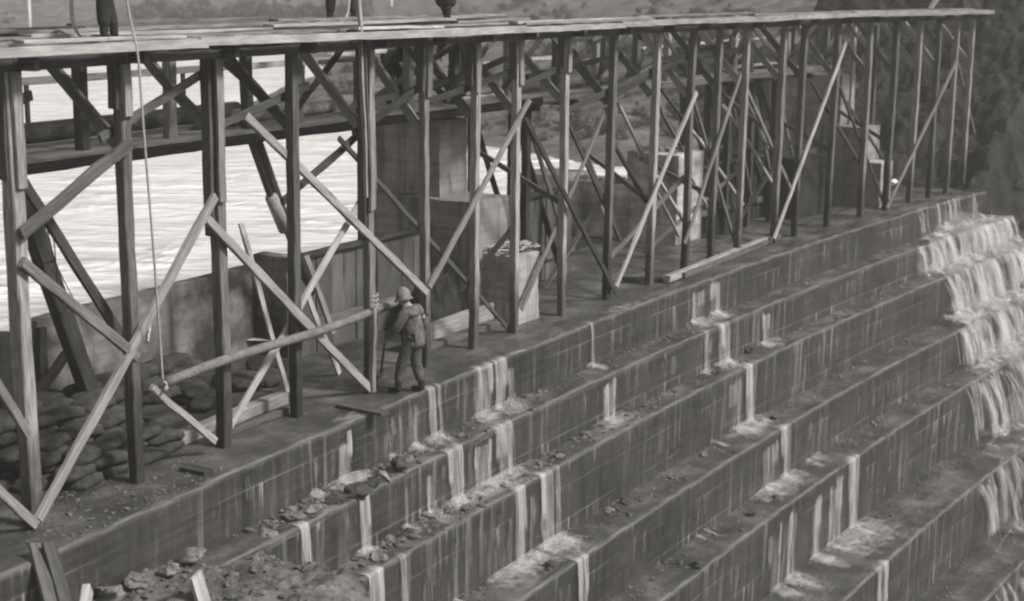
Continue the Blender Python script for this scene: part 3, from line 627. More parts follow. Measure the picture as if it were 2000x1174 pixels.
# the cascade at the far end
def cascade():
    st = [s_at(1792, 0, 0), s_at(1795, UK[1], ZK[1])-.1, s_at(1838, UK[2], ZK[2])-.2, s_at(1868, UK[3], ZK[3]), s_at(1885, UK[4], ZK[4]), s_at(1900, UK[5], ZK[5]), s_at(1905, UK[6], ZK[6])]
    prof = [(.55, .03, 0, 0), (.25, .05, 0, .5), (.05, .06, 0, .8)]
    for k in range(7):
        h = HS[k]; nn = 12
        for i in range(nn):
            t = i/(nn-1); prof.append((UK[k]-.04-.32*TS[k]*math.sqrt(t), ZK[k]+.06-(h-.12)*t**1.05, k, .82+.1*t-.16*math.sin(math.pi*t)))
        for q in (.5, .7, .9): prof.append((UK[k]-TS[k]*q, ZK[k+1]+.1+.06*(1-q), k+.5, .93))
    ns = 170
    def fn(i, j):
        x = i/(ns-1); u, z, k, d = prof[j]; a = st[min(int(k+.5) if k % 1 else int(k), 6)]; k0 = min(int(k), 6); k1 = min(k0+1, 6)
        a = st[k0] if k % 1 == 0 else .3*st[k0]+.7*st[k1]
        e = 38.3 if k == 0 else 39.8+1.35*k
        s = a+(e-a)*x; r = .09*fbm(s*1.1, u*.9, 2)+.03*nz(s*5, u*2)
        return W(s+.06*nz(z*2, s*2), u-abs(r)*.9, z+.55*r)
    v, f, uv = grid(ns, len(prof), fn, lambda i, j: (su(fnc[i][j])[0] if 0 else 35+6*i/(ns-1), prof[j][1]*1.0+prof[j][0]*.6))
    me = mesh('waterfall', v, f, uv)
    attr(me, [prof[j][3]*(1, 1, .97, .95, .85, .72, .65, .6)[min(7, int(prof[j][2]+.5))]*min(1, .15+9*i/(ns-1)+.5*nz(prof[j][1]*2.2, 4))*min(1, 6*(ns-1-i)/(ns-1))*(.72 if prof[j][2] == 0 else 1) for i in range(ns) for j in range(len(prof))])
    o = empty('waterfall', W(38, -2, -2)); link('sheet', me, M['cascade'], o, smooth=True)
    V = []; Fc = []; UV = []; AT = []; rr = random.Random(5)
    DV = []; DF = []; BV_ = []; BF = []; BU = []; BA_ = []
    def end(k): return 38.3 if k == 0 else 39.6+1.3*k
    for n_ in range(420):
        k = rr.choice([0, 1, 1, 1, 2, 2, 2, 3, 3, 3, 4, 4, 5, 5, 6]); sc = rr.uniform(st[k]-.15, end(k)); wd = rr.choice([rr.uniform(.04, .15), rr.uniform(.2, .75)])*(1 if k else .4); h = HS[k]*rr.uniform(.8, 1.02); th = TS[k]*rr.uniform(.15, .75)*(1 if k else .3); sd = rr.uniform(0, 99); nl = 18; nw = 9; o0 = len(V); t0 = rr.uniform(0, .15)
        for j in range(nl):
            t = j/(nl-1)
            for i in range(nw):
                x = i/(nw-1)-.5; s_ = sc+x*wd*(1+.8*t)+.12*nz(sd, t*2.5)+.03*nz(sd+x*6, t*6); u_ = UK[k]+.12-(th+.14)*math.sqrt(t)-.05*abs(nz(sd+x*9, t*4)); z_ = ZK[k]+.09-h*t**1.25+.04*nz(sd+x*7, t*5)
                V.append(W(s_, u_, z_)); UV.append((s_*1.0+sd, z_)); AT.append(min(1, 5*t+.25)*min(1, (1-t)*5+.45)*(1-(2*x)**2*.6)*rr.uniform(.85, 1))
        Fc += [(o0+j*nw+i, o0+j*nw+i+1, o0+(j+1)*nw+i+1, o0+(j+1)*nw+i) for j in range(nl-1) for i in range(nw-1)]
    me2 = mesh('strands', V, Fc, UV); attr(me2, AT); link('strands', me2, M['strand'], o, smooth=True)
    for n_ in range(420):
        k = rr.choice([0, 1, 1, 2, 2, 2, 3, 3, 3, 4, 4, 5, 6]); c = W(rr.uniform(st[k]+.1, end(k)+.2), UK[k]-TS[k]*rr.uniform(.25, .95), ZK[k+1]+.05+abs(rr.gauss(0, .05))); r = rr.uniform(.07, .3); sd = rr.uniform(0, 99); na, nb_ = 14, 7; o0 = len(BV_)
        for a_ in range(na+1):
            for b_ in range(nb_):
                th = math.pi*b_/(nb_-1)*.5; ph = 2*math.pi*a_/na; d = Vector((math.cos(ph)*math.cos(th), math.sin(ph)*math.cos(th), math.sin(th)*.75)); q = c+d*r*(1+.7*nz(d.x*2+sd, d.y*2, d.z*2)+.3*nz(d.x*6+sd, d.y*6, d.z*6)); BV_.append(q); BU.append((q.x+q.y*.5, q.z*2+q.y)); BA_.append(.5+.5*math.sin(th)*rr.uniform(.7, 1))
        BF += [(o0+a_*nb_+b_, o0+(a_+1)*nb_+b_, o0+(a_+1)*nb_+b_+1, o0+a_*nb_+b_+1) for a_ in range(na) for b_ in range(nb_-1)]
    me3 = mesh('foam', BV_, BF, BU); attr(me3, BA_); link('foam', me3, M['splash'], o, smooth=True)
    for n_ in range(5200):
        k = rr.choice([0, 1, 1, 2, 2, 2, 3, 3, 4, 5]); r = abs(rr.gauss(0, .005))+.003; p = W(rr.uniform(st[k]-.2, end(k)+.3), UK[k]-TS[k]*rr.uniform(.1, 1.1), ZK[k+1]+.05+abs(rr.gauss(0, .28))); q0 = len(DV)
        DV += [p+Vector(q)*r for q in ((1, 0, 0), (0, 1, 0), (-1, 0, 0), (0, -1, 0), (0, 0, 1.6), (0, 0, -1.6))]
        DF += [(q0, q0+1, q0+4), (q0+1, q0+2, q0+4), (q0+2, q0+3, q0+4), (q0+3, q0, q0+4), (q0+1, q0, q0+5), (q0+2, q0+1, q0+5), (q0+3, q0+2, q0+5), (q0, q0+3, q0+5)]
    link('spray', mesh('spray', DV, DF), M['drops'], o)
    mm = bpy.data.materials.new('spray_mist'); mm.use_nodes = True; tt = mm.node_tree; tt.nodes.remove(tt.nodes['Principled BSDF'])
    pv_ = tt.nodes.new('ShaderNodeVolumePrincipled'); pv_.inputs['Color'].default_value = (.97, .95, .92, 1); pv_.inputs['Density'].default_value = .32; tt.links.new(pv_.outputs[0], tt.nodes['Material Output'].inputs['Volume'])
    for k, f_, rx in [(0, .5, .9), (1, .2, .8), (1, .6, 1.0), (1, .95, .9), (2, .25, .9), (2, .7, 1.2), (3, .2, .9), (3, .65, 1.3), (4, .3, 1.0), (4, .8, 1.4), (5, .5, 1.2)]:
        c = W(st[k]+(end(k)-st[k])*f_, UK[k]-TS[k]*.6, ZK[k+1]+.22); bm = bmesh.new(); bmesh.ops.create_icosphere(bm, subdivisions=3, radius=1)
        for v_ in bm.verts: v_.co = Vector((v_.co.x*rx, v_.co.y*rx*.8, v_.co.z*rx*.5))*(1+.3*nz(v_.co.x*1.3+k, v_.co.y*1.3+f_*9, v_.co.z))
        me4 = bpy.data.meshes.new('mist'); bm.to_mesh(me4); bm.free(); link('mist', me4, mm, o, Matrix.Translation(c))
    tag(o, 'foaming cascade tumbling down the steps at the far end of the dam', 'waterfall', kind='structure')
cascade()
# ------------------------------------------------------------------ loose gravel and rocks on the treads
def gravel(name, spots, label):
    V = []; Fc = []
    base = []
    for q in range(6):
        m = rock_mesh(1, q*3.3, .6, 1, .5); base.append(([v.co.copy() for v in m.vertices], [tuple(p.vertices) for p in m.polygons])); bpy.data.meshes.remove(m)
    for p, r in spots:
        vs, fs = random.choice(base); o = len(V); a = random.uniform(0, 6.28); c, s = math.cos(a), math.sin(a)
        for v in vs: V.append((p.x+r*(v.x*c-v.y*s), p.y+r*(v.x*s+v.y*c), p.z+r*v.z*.8))
        Fc += [tuple(o+q for q in t) for t in fs]
    tag(link(name, mesh(name, V, Fc), M['gravel']), label, 'gravel', kind='stuff')
sp = []
for k, s0, s1, n in [(1, 3.5, 9, 420), (1, 9, 24, 330), (1, 24, 36, 260), (2, 5, 11, 700), (2, 11, 18, 420), (2, 18, 36, 420), (3, 6, 14, 260), (3, 14, 20, 160), (3, 20, 36, 420), (4, 10, 36, 500), (5, 14, 37, 420), (6, 18, 38, 300)]:
    for _ in range(n):
        s = random.uniform(s0, s1)
        if nz(s*.8, k*3.1) < -.05 and random.random() < .75: continue
        u = UK[k-1]-abs(random.gauss(0, .4))*TS[k-1]
        if u < UK[k]+.05: continue
        r = abs(random.gauss(0, .045 if s < 13 and k < 3 else .03))+.012; sp.append((W(s, u, ZK[k]+r*.2), min(r, .13)))
for _ in range(500): s = random.uniform(0, 3.6); u = random.uniform(.05, 1.6); sp.append((W(s, u, .01), abs(random.gauss(0, .02))+.008))
gravel('gravel', sp, 'scattered gravel and small stones lying on the wet treads')
sp = []
for _ in range(5600):
    q = random.choice(rubv); r = abs(random.gauss(0, .042))+.01; sp.append((Vector(q)+Vector((random.uniform(-.06, .06), random.uniform(-.06, .06), r*.2)), min(r, .12)))
gravel('rubble_stones', sp, 'loose broken stones strewn over the rubble heap')
def rock(px, py, z, r, mat, label, sq=.7, grp=None):
    p = onz(px, py, z); me = rock_mesh(r, random.random()*90, sq, 3)
    o = link('rock', me, M[mat], None, Matrix.Translation(p+Vector((0, 0, r*sq*.5))) @ Matrix.Rotation(random.uniform(0, 6), 4, 'Z'))
    tag(o, label, 'rock', grp)
for a in [(745, 938, ZK[1], .15, 'rock', 'pale angular rock at the lip of the second step beneath the crouching stones', .9), (700, 965, ZK[1], .2, 'rockdark', 'dark boulder beside the white seep on the second step', .7), (660, 978, ZK[1], .17, 'rockdark', 'dark rock left of the white seep on the second step', .7), (778, 918, ZK[1], .17, 'rockdark', 'dark rounded rock right of the pale angular rock', .8), (728, 950, ZK[1], .14, 'rockdark', 'black rock touching the pale angular rock on its left', .8), (800, 900, ZK[1], .1, 'rock', 'small grey stone at the end of the second-step rock row', .7), (575, 1015, ZK[1], .16, 'rock', 'grey rock at the near end of the second step', .6), (615, 1000, ZK[1], .14, 'rock', 'flattish grey rock near the start of the second step', .6),
 (1098, 858, ZK[2], .12, 'rock', 'pale flat rock on the third step below the bare grey face', .6), (1130, 848, ZK[2], .1, 'rockdark', 'dark stone just right of the pale flat rock', .6), (830, 1015, ZK[2], .17, 'rock', 'grey rock heaped at the near end of the third step', .5), (790, 1050, ZK[2], .16, 'rockdark', 'dark rock in the heap on the third step', .6), (740, 1090, ZK[2], .2, 'rock', 'large flat slab at the near end of the third step', .4), (870, 990, ZK[2], .14, 'rock', 'rough grey rock under the narrow falls of the third step', .6), (1462, 690, ZK[2], .16, 'rockdark', 'black lump resting on the third step beside bright splashing water', .7), (1402, 730, ZK[2], .15, 'rockdark', 'black rock on the third step lip left of the black lump', .7), (1500, 660, ZK[2], .1, 'rock', 'small stone lying in the wet on the third step', .6), (1222, 815, ZK[2], .1, 'rock', 'small rounded stone near the lip of the third step', .6),
 (1225, 985, ZK[3], .13, 'rockdark', 'dark rock alone on the fourth step', .7), (1190, 998, ZK[3], .1, 'rock', 'small grey stone left of the dark rock on the fourth step', .6), (1375, 890, ZK[3], .1, 'rock', 'small stone among gravel midway on the fourth step', .6), (1510, 820, ZK[3], .13, 'rockdark', 'dark stone just beyond the bright splash on the fourth step', .7), (1080, 1110, ZK[3], .14, 'rockdark', 'dark rock in the foam at the near fourth step', .6),
 (1515, 975, ZK[4], .13, 'rockdark', 'dark rock beside the splash on the fifth step', .7), (1465, 1008, ZK[4], .12, 'rockdark', 'dark rock left of the splash on the fifth step', .7), (1365, 1105, ZK[4], .15, 'rockdark', 'dark flat rock at the bottom of the fifth step', .5)]:
    rock(*a)
rock(456, 1066, -1.05, .16, 'pale', 'pale rounded boulder sitting on the rubble heap by the wall face', .85)
rock(432, 1046, -.95, .07, 'pale', 'small white stone just above the pale boulder', .8)
for x, y in [(505, 1100), (440, 1130), (330, 1115), (270, 1140), (210, 1165), (385, 1090), (250, 1110), (520, 1050)]:
    rock(x, y, -.75 if x < 420 else -.95, random.uniform(.1, .18), 'rock', 'rough grey rock half buried in the rubble heap', .6, 'rocks in the rubble heap')
for i, (ds, u) in enumerate([(.25, 2.95), (.5, 3.3), (.35, 3.6), (.3, 3.95), (.7, 3.1), (.25, 4.6), (.3, 5.2), (.35, 5.7)]):
    zt = 2.36 if u < 4.15 else 1.44; p = W(23.5+ds, u, zt); o = link('rock', rock_mesh(.1+.06*(i % 3), i*7.7, .6, 3), M['rock'], None, Matrix.Translation(p+Vector((0, 0, .03)))); tag(o, 'broken stone lying on top of the stained broad pier', 'rock', 'stones on the stained broad pier')
# ------------------------------------------------------------------ sandbags
def bag_mesh(seed):
    bm = bmesh.new(); bmesh.ops.create_uvsphere(bm, u_segments=20, v_segments=12, radius=1)
    for v in bm.verts:
        x, y, z = v.co; f = lambda q, e: math.copysign(abs(q)**e, q)
        X, Y, Z = f(x, .55)*.3, f(y, .6)*.19, f(z, .75)*.088
        Z -= .05*(X*X/.09)*.6+.02; k = 1+.13*nz(x*2+seed, y*2, z*2)+.05*nz(x*6+seed, y*6, z*6)
        v.co = (X*k, Y*k, Z*k)
    me = bpy.data.meshes.new('sandbag'); bm.to_mesh(me); bm.free()
    for p in me.polygons: p.use_smooth = True
    me.materials.append(M['sack']); return me
bags = [bag_mesh(q*4.1) for q in range(5)]
def bag(s, u, z, r, tilt):
    o = bpy.data.objects.new('sandbag', random.choice(bags)); C.objects.link(o)
    o.matrix_basis = Matrix.Translation(W(s, u, z)) @ Matrix.Rotation(math.atan2(tangent(s).y, tangent(s).x)+r, 4, 'Z') @ Matrix.Rotation(tilt, 4, 'X') @ Matrix.Scale(random.uniform(.88, 1.12), 4)
    tag(o, 'dark sagging sandbag heaped between the trestle posts and the long wall', 'sandbag', 'sandbags below the long wall')
for row, (u, nl) in enumerate([(1.45, 3), (1.8, 4), (2.15, 5), (2.5, 5), (2.85, 5), (3.25, 4), (3.6, 3)]):
    for lay in range(nl):
        s = 1.5+random.uniform(0, .5)+lay*.07
        while s < (4.1 if row < 2 else 5.5 if row < 4 else 7.0)-lay*.25:
            if lay == nl-1 or u < 2.0 or lay >= nl-2 or s < 2.3:
                bag(s, u+random.uniform(-.06, .06)+lay*.05, .09+lay*.155, random.uniform(-.35, .35), random.uniform(-.12, .12))
            s += random.uniform(.5, .62)
for _ in range(12):
    bag(random.uniform(4.6, 8), random.uniform(2.2, 3.4), .1+random.uniform(0, .12), random.uniform(-1, 1), random.uniform(-.2, .2))
# ------------------------------------------------------------------ timbers, poles and gear lying about
def loose(name, a, b, wd, ht, mat, label, cat, up=None, grp=None):
    return tag(beam(name, a, b, wd, ht, M[mat], None, up), label, cat, grp)
loose('timber_sill', W(3.9, 1.45, .1), W(6.5, 1.5, .1), .2, .2, 'brace', 'weathered sill timber lying on the crest behind the third and fourth posts', 'timber')
loose('timber_sill', W(4.3, 1.15, .06), W(6.2, 1.1, .06), .12, .1, 'old', 'thin wet sill timber in front of the weathered sill', 'timber')
loose('bay_board', W(10.3, 1.72, .2), W(13.3, 1.66, .2), .06, .42, 'brace', 'wide board on edge closing the bay beside the standing man', 'board')
loose('bay_board', W(10.2, 1.53, .05), W(13.3, 1.48, .05), .22, .1, 'old', 'flat board lying at the foot of the wide board', 'board')
p0, p1 = onu(325, 747, .6), onu(772, 592, .62)
pl = tube('scaffold_pole', [p0.lerp(p1, i/14)+Vector((0, 0, .03*math.sin(i*.5))) for i in range(15)], .07, M['brace'], None, 10)
tag(pl, 'long round pole lashed level across the posts beside the standing man', 'pole')
st_ = empty('stake', W(8.2, .75, 0), 'short upright stake with cord lashing that carries the far end of the long pole', 'stake')
a_ = onz(728, 765, .02); b2 = onu(730, 600, su(a_)[1]-.1)
beam('stake_post', a_, b2, .09, .09, M['brace'], st_, tangent(8)); tube('lashing', [b2+Vector((.07*math.cos(q), .07*math.sin(q), -.02+.012*q)) for q in np.linspace(0, 20, 50)], .012, M['rope'], st_, 6)
loose('long_timber', onz(1302, 545, .1), onz(1502, 466, .1), .17, .15, 'brace', 'long pale squared timber lying along the crest edge towards the far pier', 'timber')
loose('long_timber', onz(1332, 538, .08), onz(1520, 462, .08), .16, .13, 'old', 'second grey timber lying in front of the long pale one', 'timber')
loose('short_plank', onz(1215, 545, .06), onz(1300, 545, .06), .16, .1, 'dark', 'dark wet block lying across the crest between two posts', 'plank')
loose('short_plank', onz(665, 790, .04), onz(752, 808, .04), .22, .05, 'old', 'dark wet plank lying at the crest lip left of the man', 'plank')
loose('short_plank', onz(360, 912, .04), onz(408, 922, .04), .2, .06, 'dark', 'short black offcut lying on the crest below the third post', 'plank')
loose('leaning_board', onz(562, 765, .04), onu(470, 437, 2.5), .1, .04, 'fresh', 'thin pale board leaning up behind the fourth post', 'board', upstream(6))
loose('leaning_board', onz(662, 728, .05), onu(601, 580, 1.7), .1, .04, 'fresh', 'short pale board leaning low behind the fourth post', 'board', upstream(7))
loose('leaning_board', onz(650, 650, .6), onu(597, 500, 2.6), .12, .05, 'brace', 'grey board leaning against the boarded panel', 'board', upstream(7))
loose('raking_shore', onz(188, 805, .35), onu(40, 375, 2.3), .26, .2, 'dark', 'thick black raking shore rising behind the nearest post', 'timber', upstream(2))
loose('raking_shore', onz(178, 785, .4), onu(118, 600, 2.5), .14, .12, 'dark', 'slim black shore beside the thick raking one', 'timber', upstream(3))
loose('raking_shore', onu(74, 768, 3.7), onu(130, 692, 3.5), .14, .1, 'dark', 'short black diagonal prop against the end of the long wall', 'timber', upstream(3))
loose('wall_post', onu(82, 800, 3.85), onu(80, 640, 3.85), .14, .14, 'dark', 'black post at the near end of the long wall', 'post', tangent(3))
# light planks in the bottom corner
pr = empty('plank_pair', onz(95, 1090, 0), 'pair of planks tipped over the crest edge in the bottom left corner', 'planks')
for x0, x1 in ((64, 92), (90, 122)):
    beam('plank', onz(x0+4, 1060, .17), onu(x1+16, 1215, -.5), .17, .045, M['old'], pr, tangent(0).cross(Vector((0, 0, 1)))*.6+Vector((0, 0, .6)))
loose('broken_board', onu(382, 1122, -1.4), onu(406, 1210, -1.42), .2, .05, 'fresh', 'bright broken board sticking up out of the rubble', 'board', upstream(1)*-1)
loose('broken_board', onu(172, 1150, -.7), onu(160, 1210, -1.0), .16, .08, 'fresh', 'bright splintered board end at the bottom of the photo', 'board', upstream(0)*-1)
# suction pipe and pipeline on the footbridge
tag(tube('pipeline', [W(s, 3.75+.05*math.sin(s), 4.42) for s in np.linspace(-3, 8.3, 30)], .15, M['pipe'], None, 12), 'dark pipeline lying along the footbridge', 'pipe')
tag(tube('pale_pipe', [W(s, 3.2, 4.4) for s in np.linspace(7.6, 10.2, 8)], .12, M['palepipe'], None, 12), 'short pale pipe lying on the footbridge', 'pipe')
sp_ = empty('suction_pipe', W(7, 2.6, 2), 'inclined dark suction pipe with a pale sleeve dropping from the footbridge', 'pipe')
q0, q1 = onu(498, 262, 2.62), onu(578, 490, 3.0)
tube('pipe_run', [q0, q0.lerp(q1, .5), q1+(q1-q0)*.4], .085, M['pipe'], sp_, 10); tube('pipe_run', [q0+tangent(7)*-.16, q0.lerp(q1, .6)+tangent(7)*-.16], .06, M['pipe'], sp_, 10)
tube('sleeve', [onu(530, 385, 2.75), onu(556, 448, 2.85)], .11, M['palepipe'], sp_, 10)
for i, (x, y) in enumerate([(388, 215), (405, 208), (452, 205), (470, 212), (560, 205), (870, 222)]):
    p = onu(x, y, 3.0); me = rock_mesh(.16, i*5.1, .7, 2); o = link('bundle', me, M['sack'] if i % 2 else M['rock'], None, Matrix.Translation((p.x, p.y, 4.36)), True)
    tag(o, 'lumpy sack lying on the footbridge behind the posts', 'sack', 'sacks on the footbridge')
# heap of brush in the bay by the nearer pier
def heap(i, j):
    x, y = i/39*2-1, j/29*2-1; h = max(0, 1-x*x-y*y); s = 12.3+x*.85; u = 2.32+y*.52
    return W(s, u, -.02+1.2*h**.6+.18*fbm(s*3, u*3)*min(1, h*3)+.06*nz(s*11, u*11))
v, f, _ = grid(40, 30, heap); tag(link('brush_heap', mesh('heap', v, f), M['brush']), 'dark heap of earth and brush in the bay left of the nearer pier', 'heap')
# frayed rope on the pier's footing block
rc = []
for q in range(14):
    b0 = W(13.78+random.uniform(-.3, .3), 1.55+random.uniform(-.25, .25), 1.42); pts = []
    ang = random.uniform(0, 6.28)
    for i in range(14):
        t = i/13; r_ = .12+.2*random.random(); pts.append(b0+Vector((math.cos(ang+t*5)*r_, math.sin(ang+t*5)*r_, .04+.14*abs(nz(q*3, t*4))-(.25*max(0, t-.8) if q % 3 == 0 else 0))))
    rc.append(spline(pts, 3))
re_ = empty('frayed_rope', W(13.78, 1.55, 1.38), 'tangle of pale frayed rope piled on the footing block of the nearer pier', 'rope')
for r_ in rc: tube('strand', r_, .016, M['rope'], re_, 5)
# ropes
def rope(pts, r, label, mat='rope'): return tag(tube('rope', spline(pts, 14), r, M[mat], None, 6), label, 'rope')
rope([onu(243, -25, .3), onu(256, 45, .25), onu(270, 115, .2), onu(281, 260, .2), onu(296, 440, .25), onu(305, 560, .35), onu(318, 745, .5)], .016, 'thin pale rope hanging straight down from the deck to the long pole')
rope([onu(318, 745, .5), onu(325, 750, .5), onu(322, 762, .52), onu(330, 752, .62)], .02, 'knot of rope tied round the end of the long pole')
rope([onu(142, -60, 1.4), onu(140, 25, 1.3), onu(150, 60, 1.2), onu(175, 78, 1.2), onu(205, 80, 1.2)], .025, 'stiff pale hose looping up from the deck by the left man')
rope([onu(684, -50, 2.3), onu(679, 25, 2.3), onu(662, 46, 2.3), onu(640, 48, 2.3)], .025, 'pale loop of rope hanging beside the legs of the second man on the deck')
rope([onu(100, 66, 1.9), onu(120, 60, 1.7), onu(150, 80, 1.3), onu(200, 80, 1.2)], .025, 'rope trailing across the deck boards at the left')
rope([onu(90, 438, 1.6), onu(105, 470, 1.7), onu(112, 565, 2.2)], .008, 'thin wire hanging beside the raking strut', 'dark')
rope([onu(90, 438, 1.6), onu(112, 520, 2.5), onu(156, 606, 3.9)], .008, 'thin wire running from the strut down to the long wall', 'dark')
sc_ = empty('upright_pole', onu(702, 60, .5), 'slim double pole standing up through the deck at the fifth post', 'pole')
beam('pole', onu(693, -60, .55), onu(705, 55, .5), .06, .06, M['brace'], sc_, tangent(8)); beam('pole', onu(703, 50, .5), onu(716, 385, .55), .06, .06, M['brace'], sc_, tangent(8))
beam('pole', onu(711, 70, .5), onu(722, 330, .56), .05, .05, M['old'], sc_, tangent(8))
# timbers on the deck
loose('deck_baulk', W(3.3, 2.55, 5.93), W(7.6, 2.55, 5.95), .16, .16, 'old', 'long dark baulk lying along the rear of the deck between the two left men', 'timber')
loose('deck_baulk', W(8.6, 2.4, 5.9), W(13.8, 2.5, 5.9), .16, .12, 'brace', 'grey baulk lying along the rear of the deck below the crouching man', 'timber')
loose('deck_baulk', W(1.9, 2.6, 5.92), W(3.4, 2.45, 5.92), .2, .12, 'dark', 'short dark baulk behind the feet of the left man', 'timber')
loose('loose_board', W(7.2, .55, 5.9), W(9.5, .45, 5.89), .16, .04, 'fresh', 'loose pale board lying on the deck edge at the fifth post', 'board')
loose('loose_board', W(.5, .7, 5.9), W(3.3, .62, 5.89), .18, .04, 'fresh', 'loose pale board on the deck edge in front of the left man', 'board')
loose('loose_board', W(12, .5, 5.9), W(17.5, .55, 5.9), .2, .05, 'fresh', 'pale board lying over the deck edge past the crouching man', 'board')
tb = empty('deck_trestle_prop', W(39, 1.2, 5.85), 'inclined prop at the far end of the deck', 'prop')
beam('prop_leg', W(36.8, 1.4, 5.85), W(38.8, 1.4, 7.1), .14, .08, M['brace'], tb); beam('prop_leg', W(39.0, 1.2, 5.85), W(38.95, 1.4, 7.1), .12, .08, M['dark'], tb, tangent(40))
# marker stakes on the far bank
for px, py, h, lb in [(765, 36, 3.0, 'white stake standing on the bank above the deck'), (58, 28, 2.5, 'slender pale pole on the far shore at the left')]:
    p = onz(px, py, 2.2); q = onz(px, py, 1.4)
    tag(tube('marker_stake', [p-Vector((0, 0, 2)), p+Vector((0, 0, h))], .09 if px > 100 else .12, M['white'], None, 8), lb, 'stake')
p = W(36.6, 2.2, .35); o = link('white_can', rock_mesh(.2, 4, .8, 2, .1), M['white'], None, Matrix.Translation(p)); tag(o, 'small bright white lump on the crest beyond the far pier', 'stone')
# ------------------------------------------------------------------ people
def skin(name, nodes, edges, mat, parent, sub=2):
    """one continuous surface grown over a skeleton; nodes: name -> (x, y, z, radius or (rx, ry))"""
    bm = bmesh.new(); lay = bm.verts.layers.skin.verify(); vs = {}
    for i, (k, q) in enumerate(nodes.items()):
        v = bm.verts.new(q[:3]); r = q[3] if isinstance(q[3], tuple) else (q[3], q[3]); v[lay].radius = r; v[lay].use_root = (i == 0); vs[k] = v
    for a, b in edges: bm.edges.new((vs[a], vs[b]))
    me = bpy.data.meshes.new(name); bm.to_mesh(me); bm.free(); me.materials.append(mat)
    o = bpy.data.objects.new(name, me); C.objects.link(o); o.parent = parent
    m = o.modifiers.new('skin', 'SKIN'); m.use_smooth_shade = True; o.modifiers.new('sub', 'SUBSURF').levels = sub; o.modifiers['sub'].render_levels = sub
    return o
def person(loc, yaw, label, J, hat=True, long_coat=False, coat='oilskin', legs='trousers', tilt=0):
    """local frame: +x forward, +y left, z up; J gives joint positions"""
    e = empty('person', loc, label, 'person'); e.rotation_euler = (0, 0, yaw)
    N = {'pelvis': (*J['pelvis'], .11), 'waist': (*J['waist'], .11), 'chest': (*J['chest'], .14), 'neck': (*J['neck'], .055), 'skull': (*J['skull'], .095), 'crown': (*(Vector(J['skull'])+Vector((0, 0, .09))), .06)}
    E = [('pelvis', 'waist'), ('waist', 'chest'), ('chest', 'neck'), ('neck', 'skull'), ('skull', 'crown')]
    for s in 'lr':
        N['sh'+s] = (*J['sh'+s], .07); N['el'+s] = (*J['el'+s], .045); N['wr'+s] = (*J['wr'+s], .032)
        d = (Vector(J['wr'+s])-Vector(J['el'+s])).normalized(); hp = Vector(J['wr'+s])+d*.07; N['pa'+s] = (*hp, .038)
        sd = Vector((1, 0, 0)) if abs(d.x) < .7 else Vector((0, 0, -1)); sd = (sd-d*sd.dot(d)).normalized(); nn = d.cross(sd)
        E += [('chest', 'sh'+s), ('sh'+s, 'el'+s), ('el'+s, 'wr'+s), ('wr'+s, 'pa'+s)]
        for q, (off, ln) in enumerate([(-.028, .07), (-.010, .082), (.009, .078), (.027, .06)]):
            a = hp+sd*off+d*.03; b = a+d*ln*.55+nn*.008; c = b+d*ln*.4+nn*.03
            N['fa%d%s' % (q, s)] = (*a, .010); N['fb%d%s' % (q, s)] = (*b, .009); N['fc%d%s' % (q, s)] = (*c, .008); E += [('pa'+s, 'fa%d%s' % (q, s)), ('fa%d%s' % (q, s), 'fb%d%s' % (q, s)), ('fb%d%s' % (q, s), 'fc%d%s' % (q, s))]
        t0 = hp+sd*-.035-d*.03; N['ta'+s] = (*t0, .012); N['tb'+s] = (*(t0+sd*-.025+d*.04), .010); E += [('pa'+s, 'ta'+s), ('ta'+s, 'tb'+s)]
        N['hi'+s] = (*J['hi'+s], .095); N['kn'+s] = (*J['kn'+s], .06); N['an'+s] = (*J['an'+s], .042); N['he'+s] = (*(Vector(J['an'+s])+Vector((0, 0, -.05))), .04)
        E += [('pelvis', 'hi'+s), ('hi'+s, 'kn'+s), ('kn'+s, 'an'+s), ('an'+s, 'he'+s)]
    sk = Vector(J['skull']); fw = Vector(J.get('face', (1, 0, 0))).normalized()
    N['nose'] = (*(sk+fw*.1+Vector((0, 0, -.01))), .018); N['chin'] = (*(sk+fw*.06+Vector((0, 0, -.09))), .04); E += [('skull', 'nose'), ('skull', 'chin')]
    body = skin('body', N, E, M['skin'], e)
    # coat over the trunk and arms
    K = {k: N[k] for k in ('waist', 'chest')}; K['waist'] = (*N['waist'][:3], .2); K['chest'] = (*N['chest'][:3], .215); K['col'] = (*(Vector(N['chest'][:3]).lerp(Vector(N['neck'][:3]), .8)), .09)
    K['hem'] = (*(Vector(J['pelvis'])+Vector((0, 0, -.16))), (.23, .19)); KE = [('waist', 'chest'), ('chest', 'col'), ('waist', 'hem')]
    if long_coat: K['skirt'] = (*(Vector(J['pelvis'])+Vector((.02, 0, -.72))), (.3, .24)); KE.append(('hem', 'skirt'))
    for s in 'lr':
        K['sh'+s] = (*N['sh'+s][:3], .105); K['el'+s] = (*N['el'+s][:3], .08); K['wr'+s] = (*N['wr'+s][:3], .064); KE += [('chest', 'sh'+s), ('sh'+s, 'el'+s), ('el'+s, 'wr'+s)]
    skin('coat', K, KE, M[coat], e)
    K = {'pelvis': (*J['pelvis'], .145)}; KE = []
    for s in 'lr':
        K['hi'+s] = (*N['hi'+s][:3], .115); K['kn'+s] = (*N['kn'+s][:3], .1); K['an'+s] = (*(Vector(N['an'+s][:3])+Vector((0, 0, .06))), .085); KE += [('pelvis', 'hi'+s), ('hi'+s, 'kn'+s), ('kn'+s, 'an'+s)]
    skin('trousers', K, KE, M[legs], e)
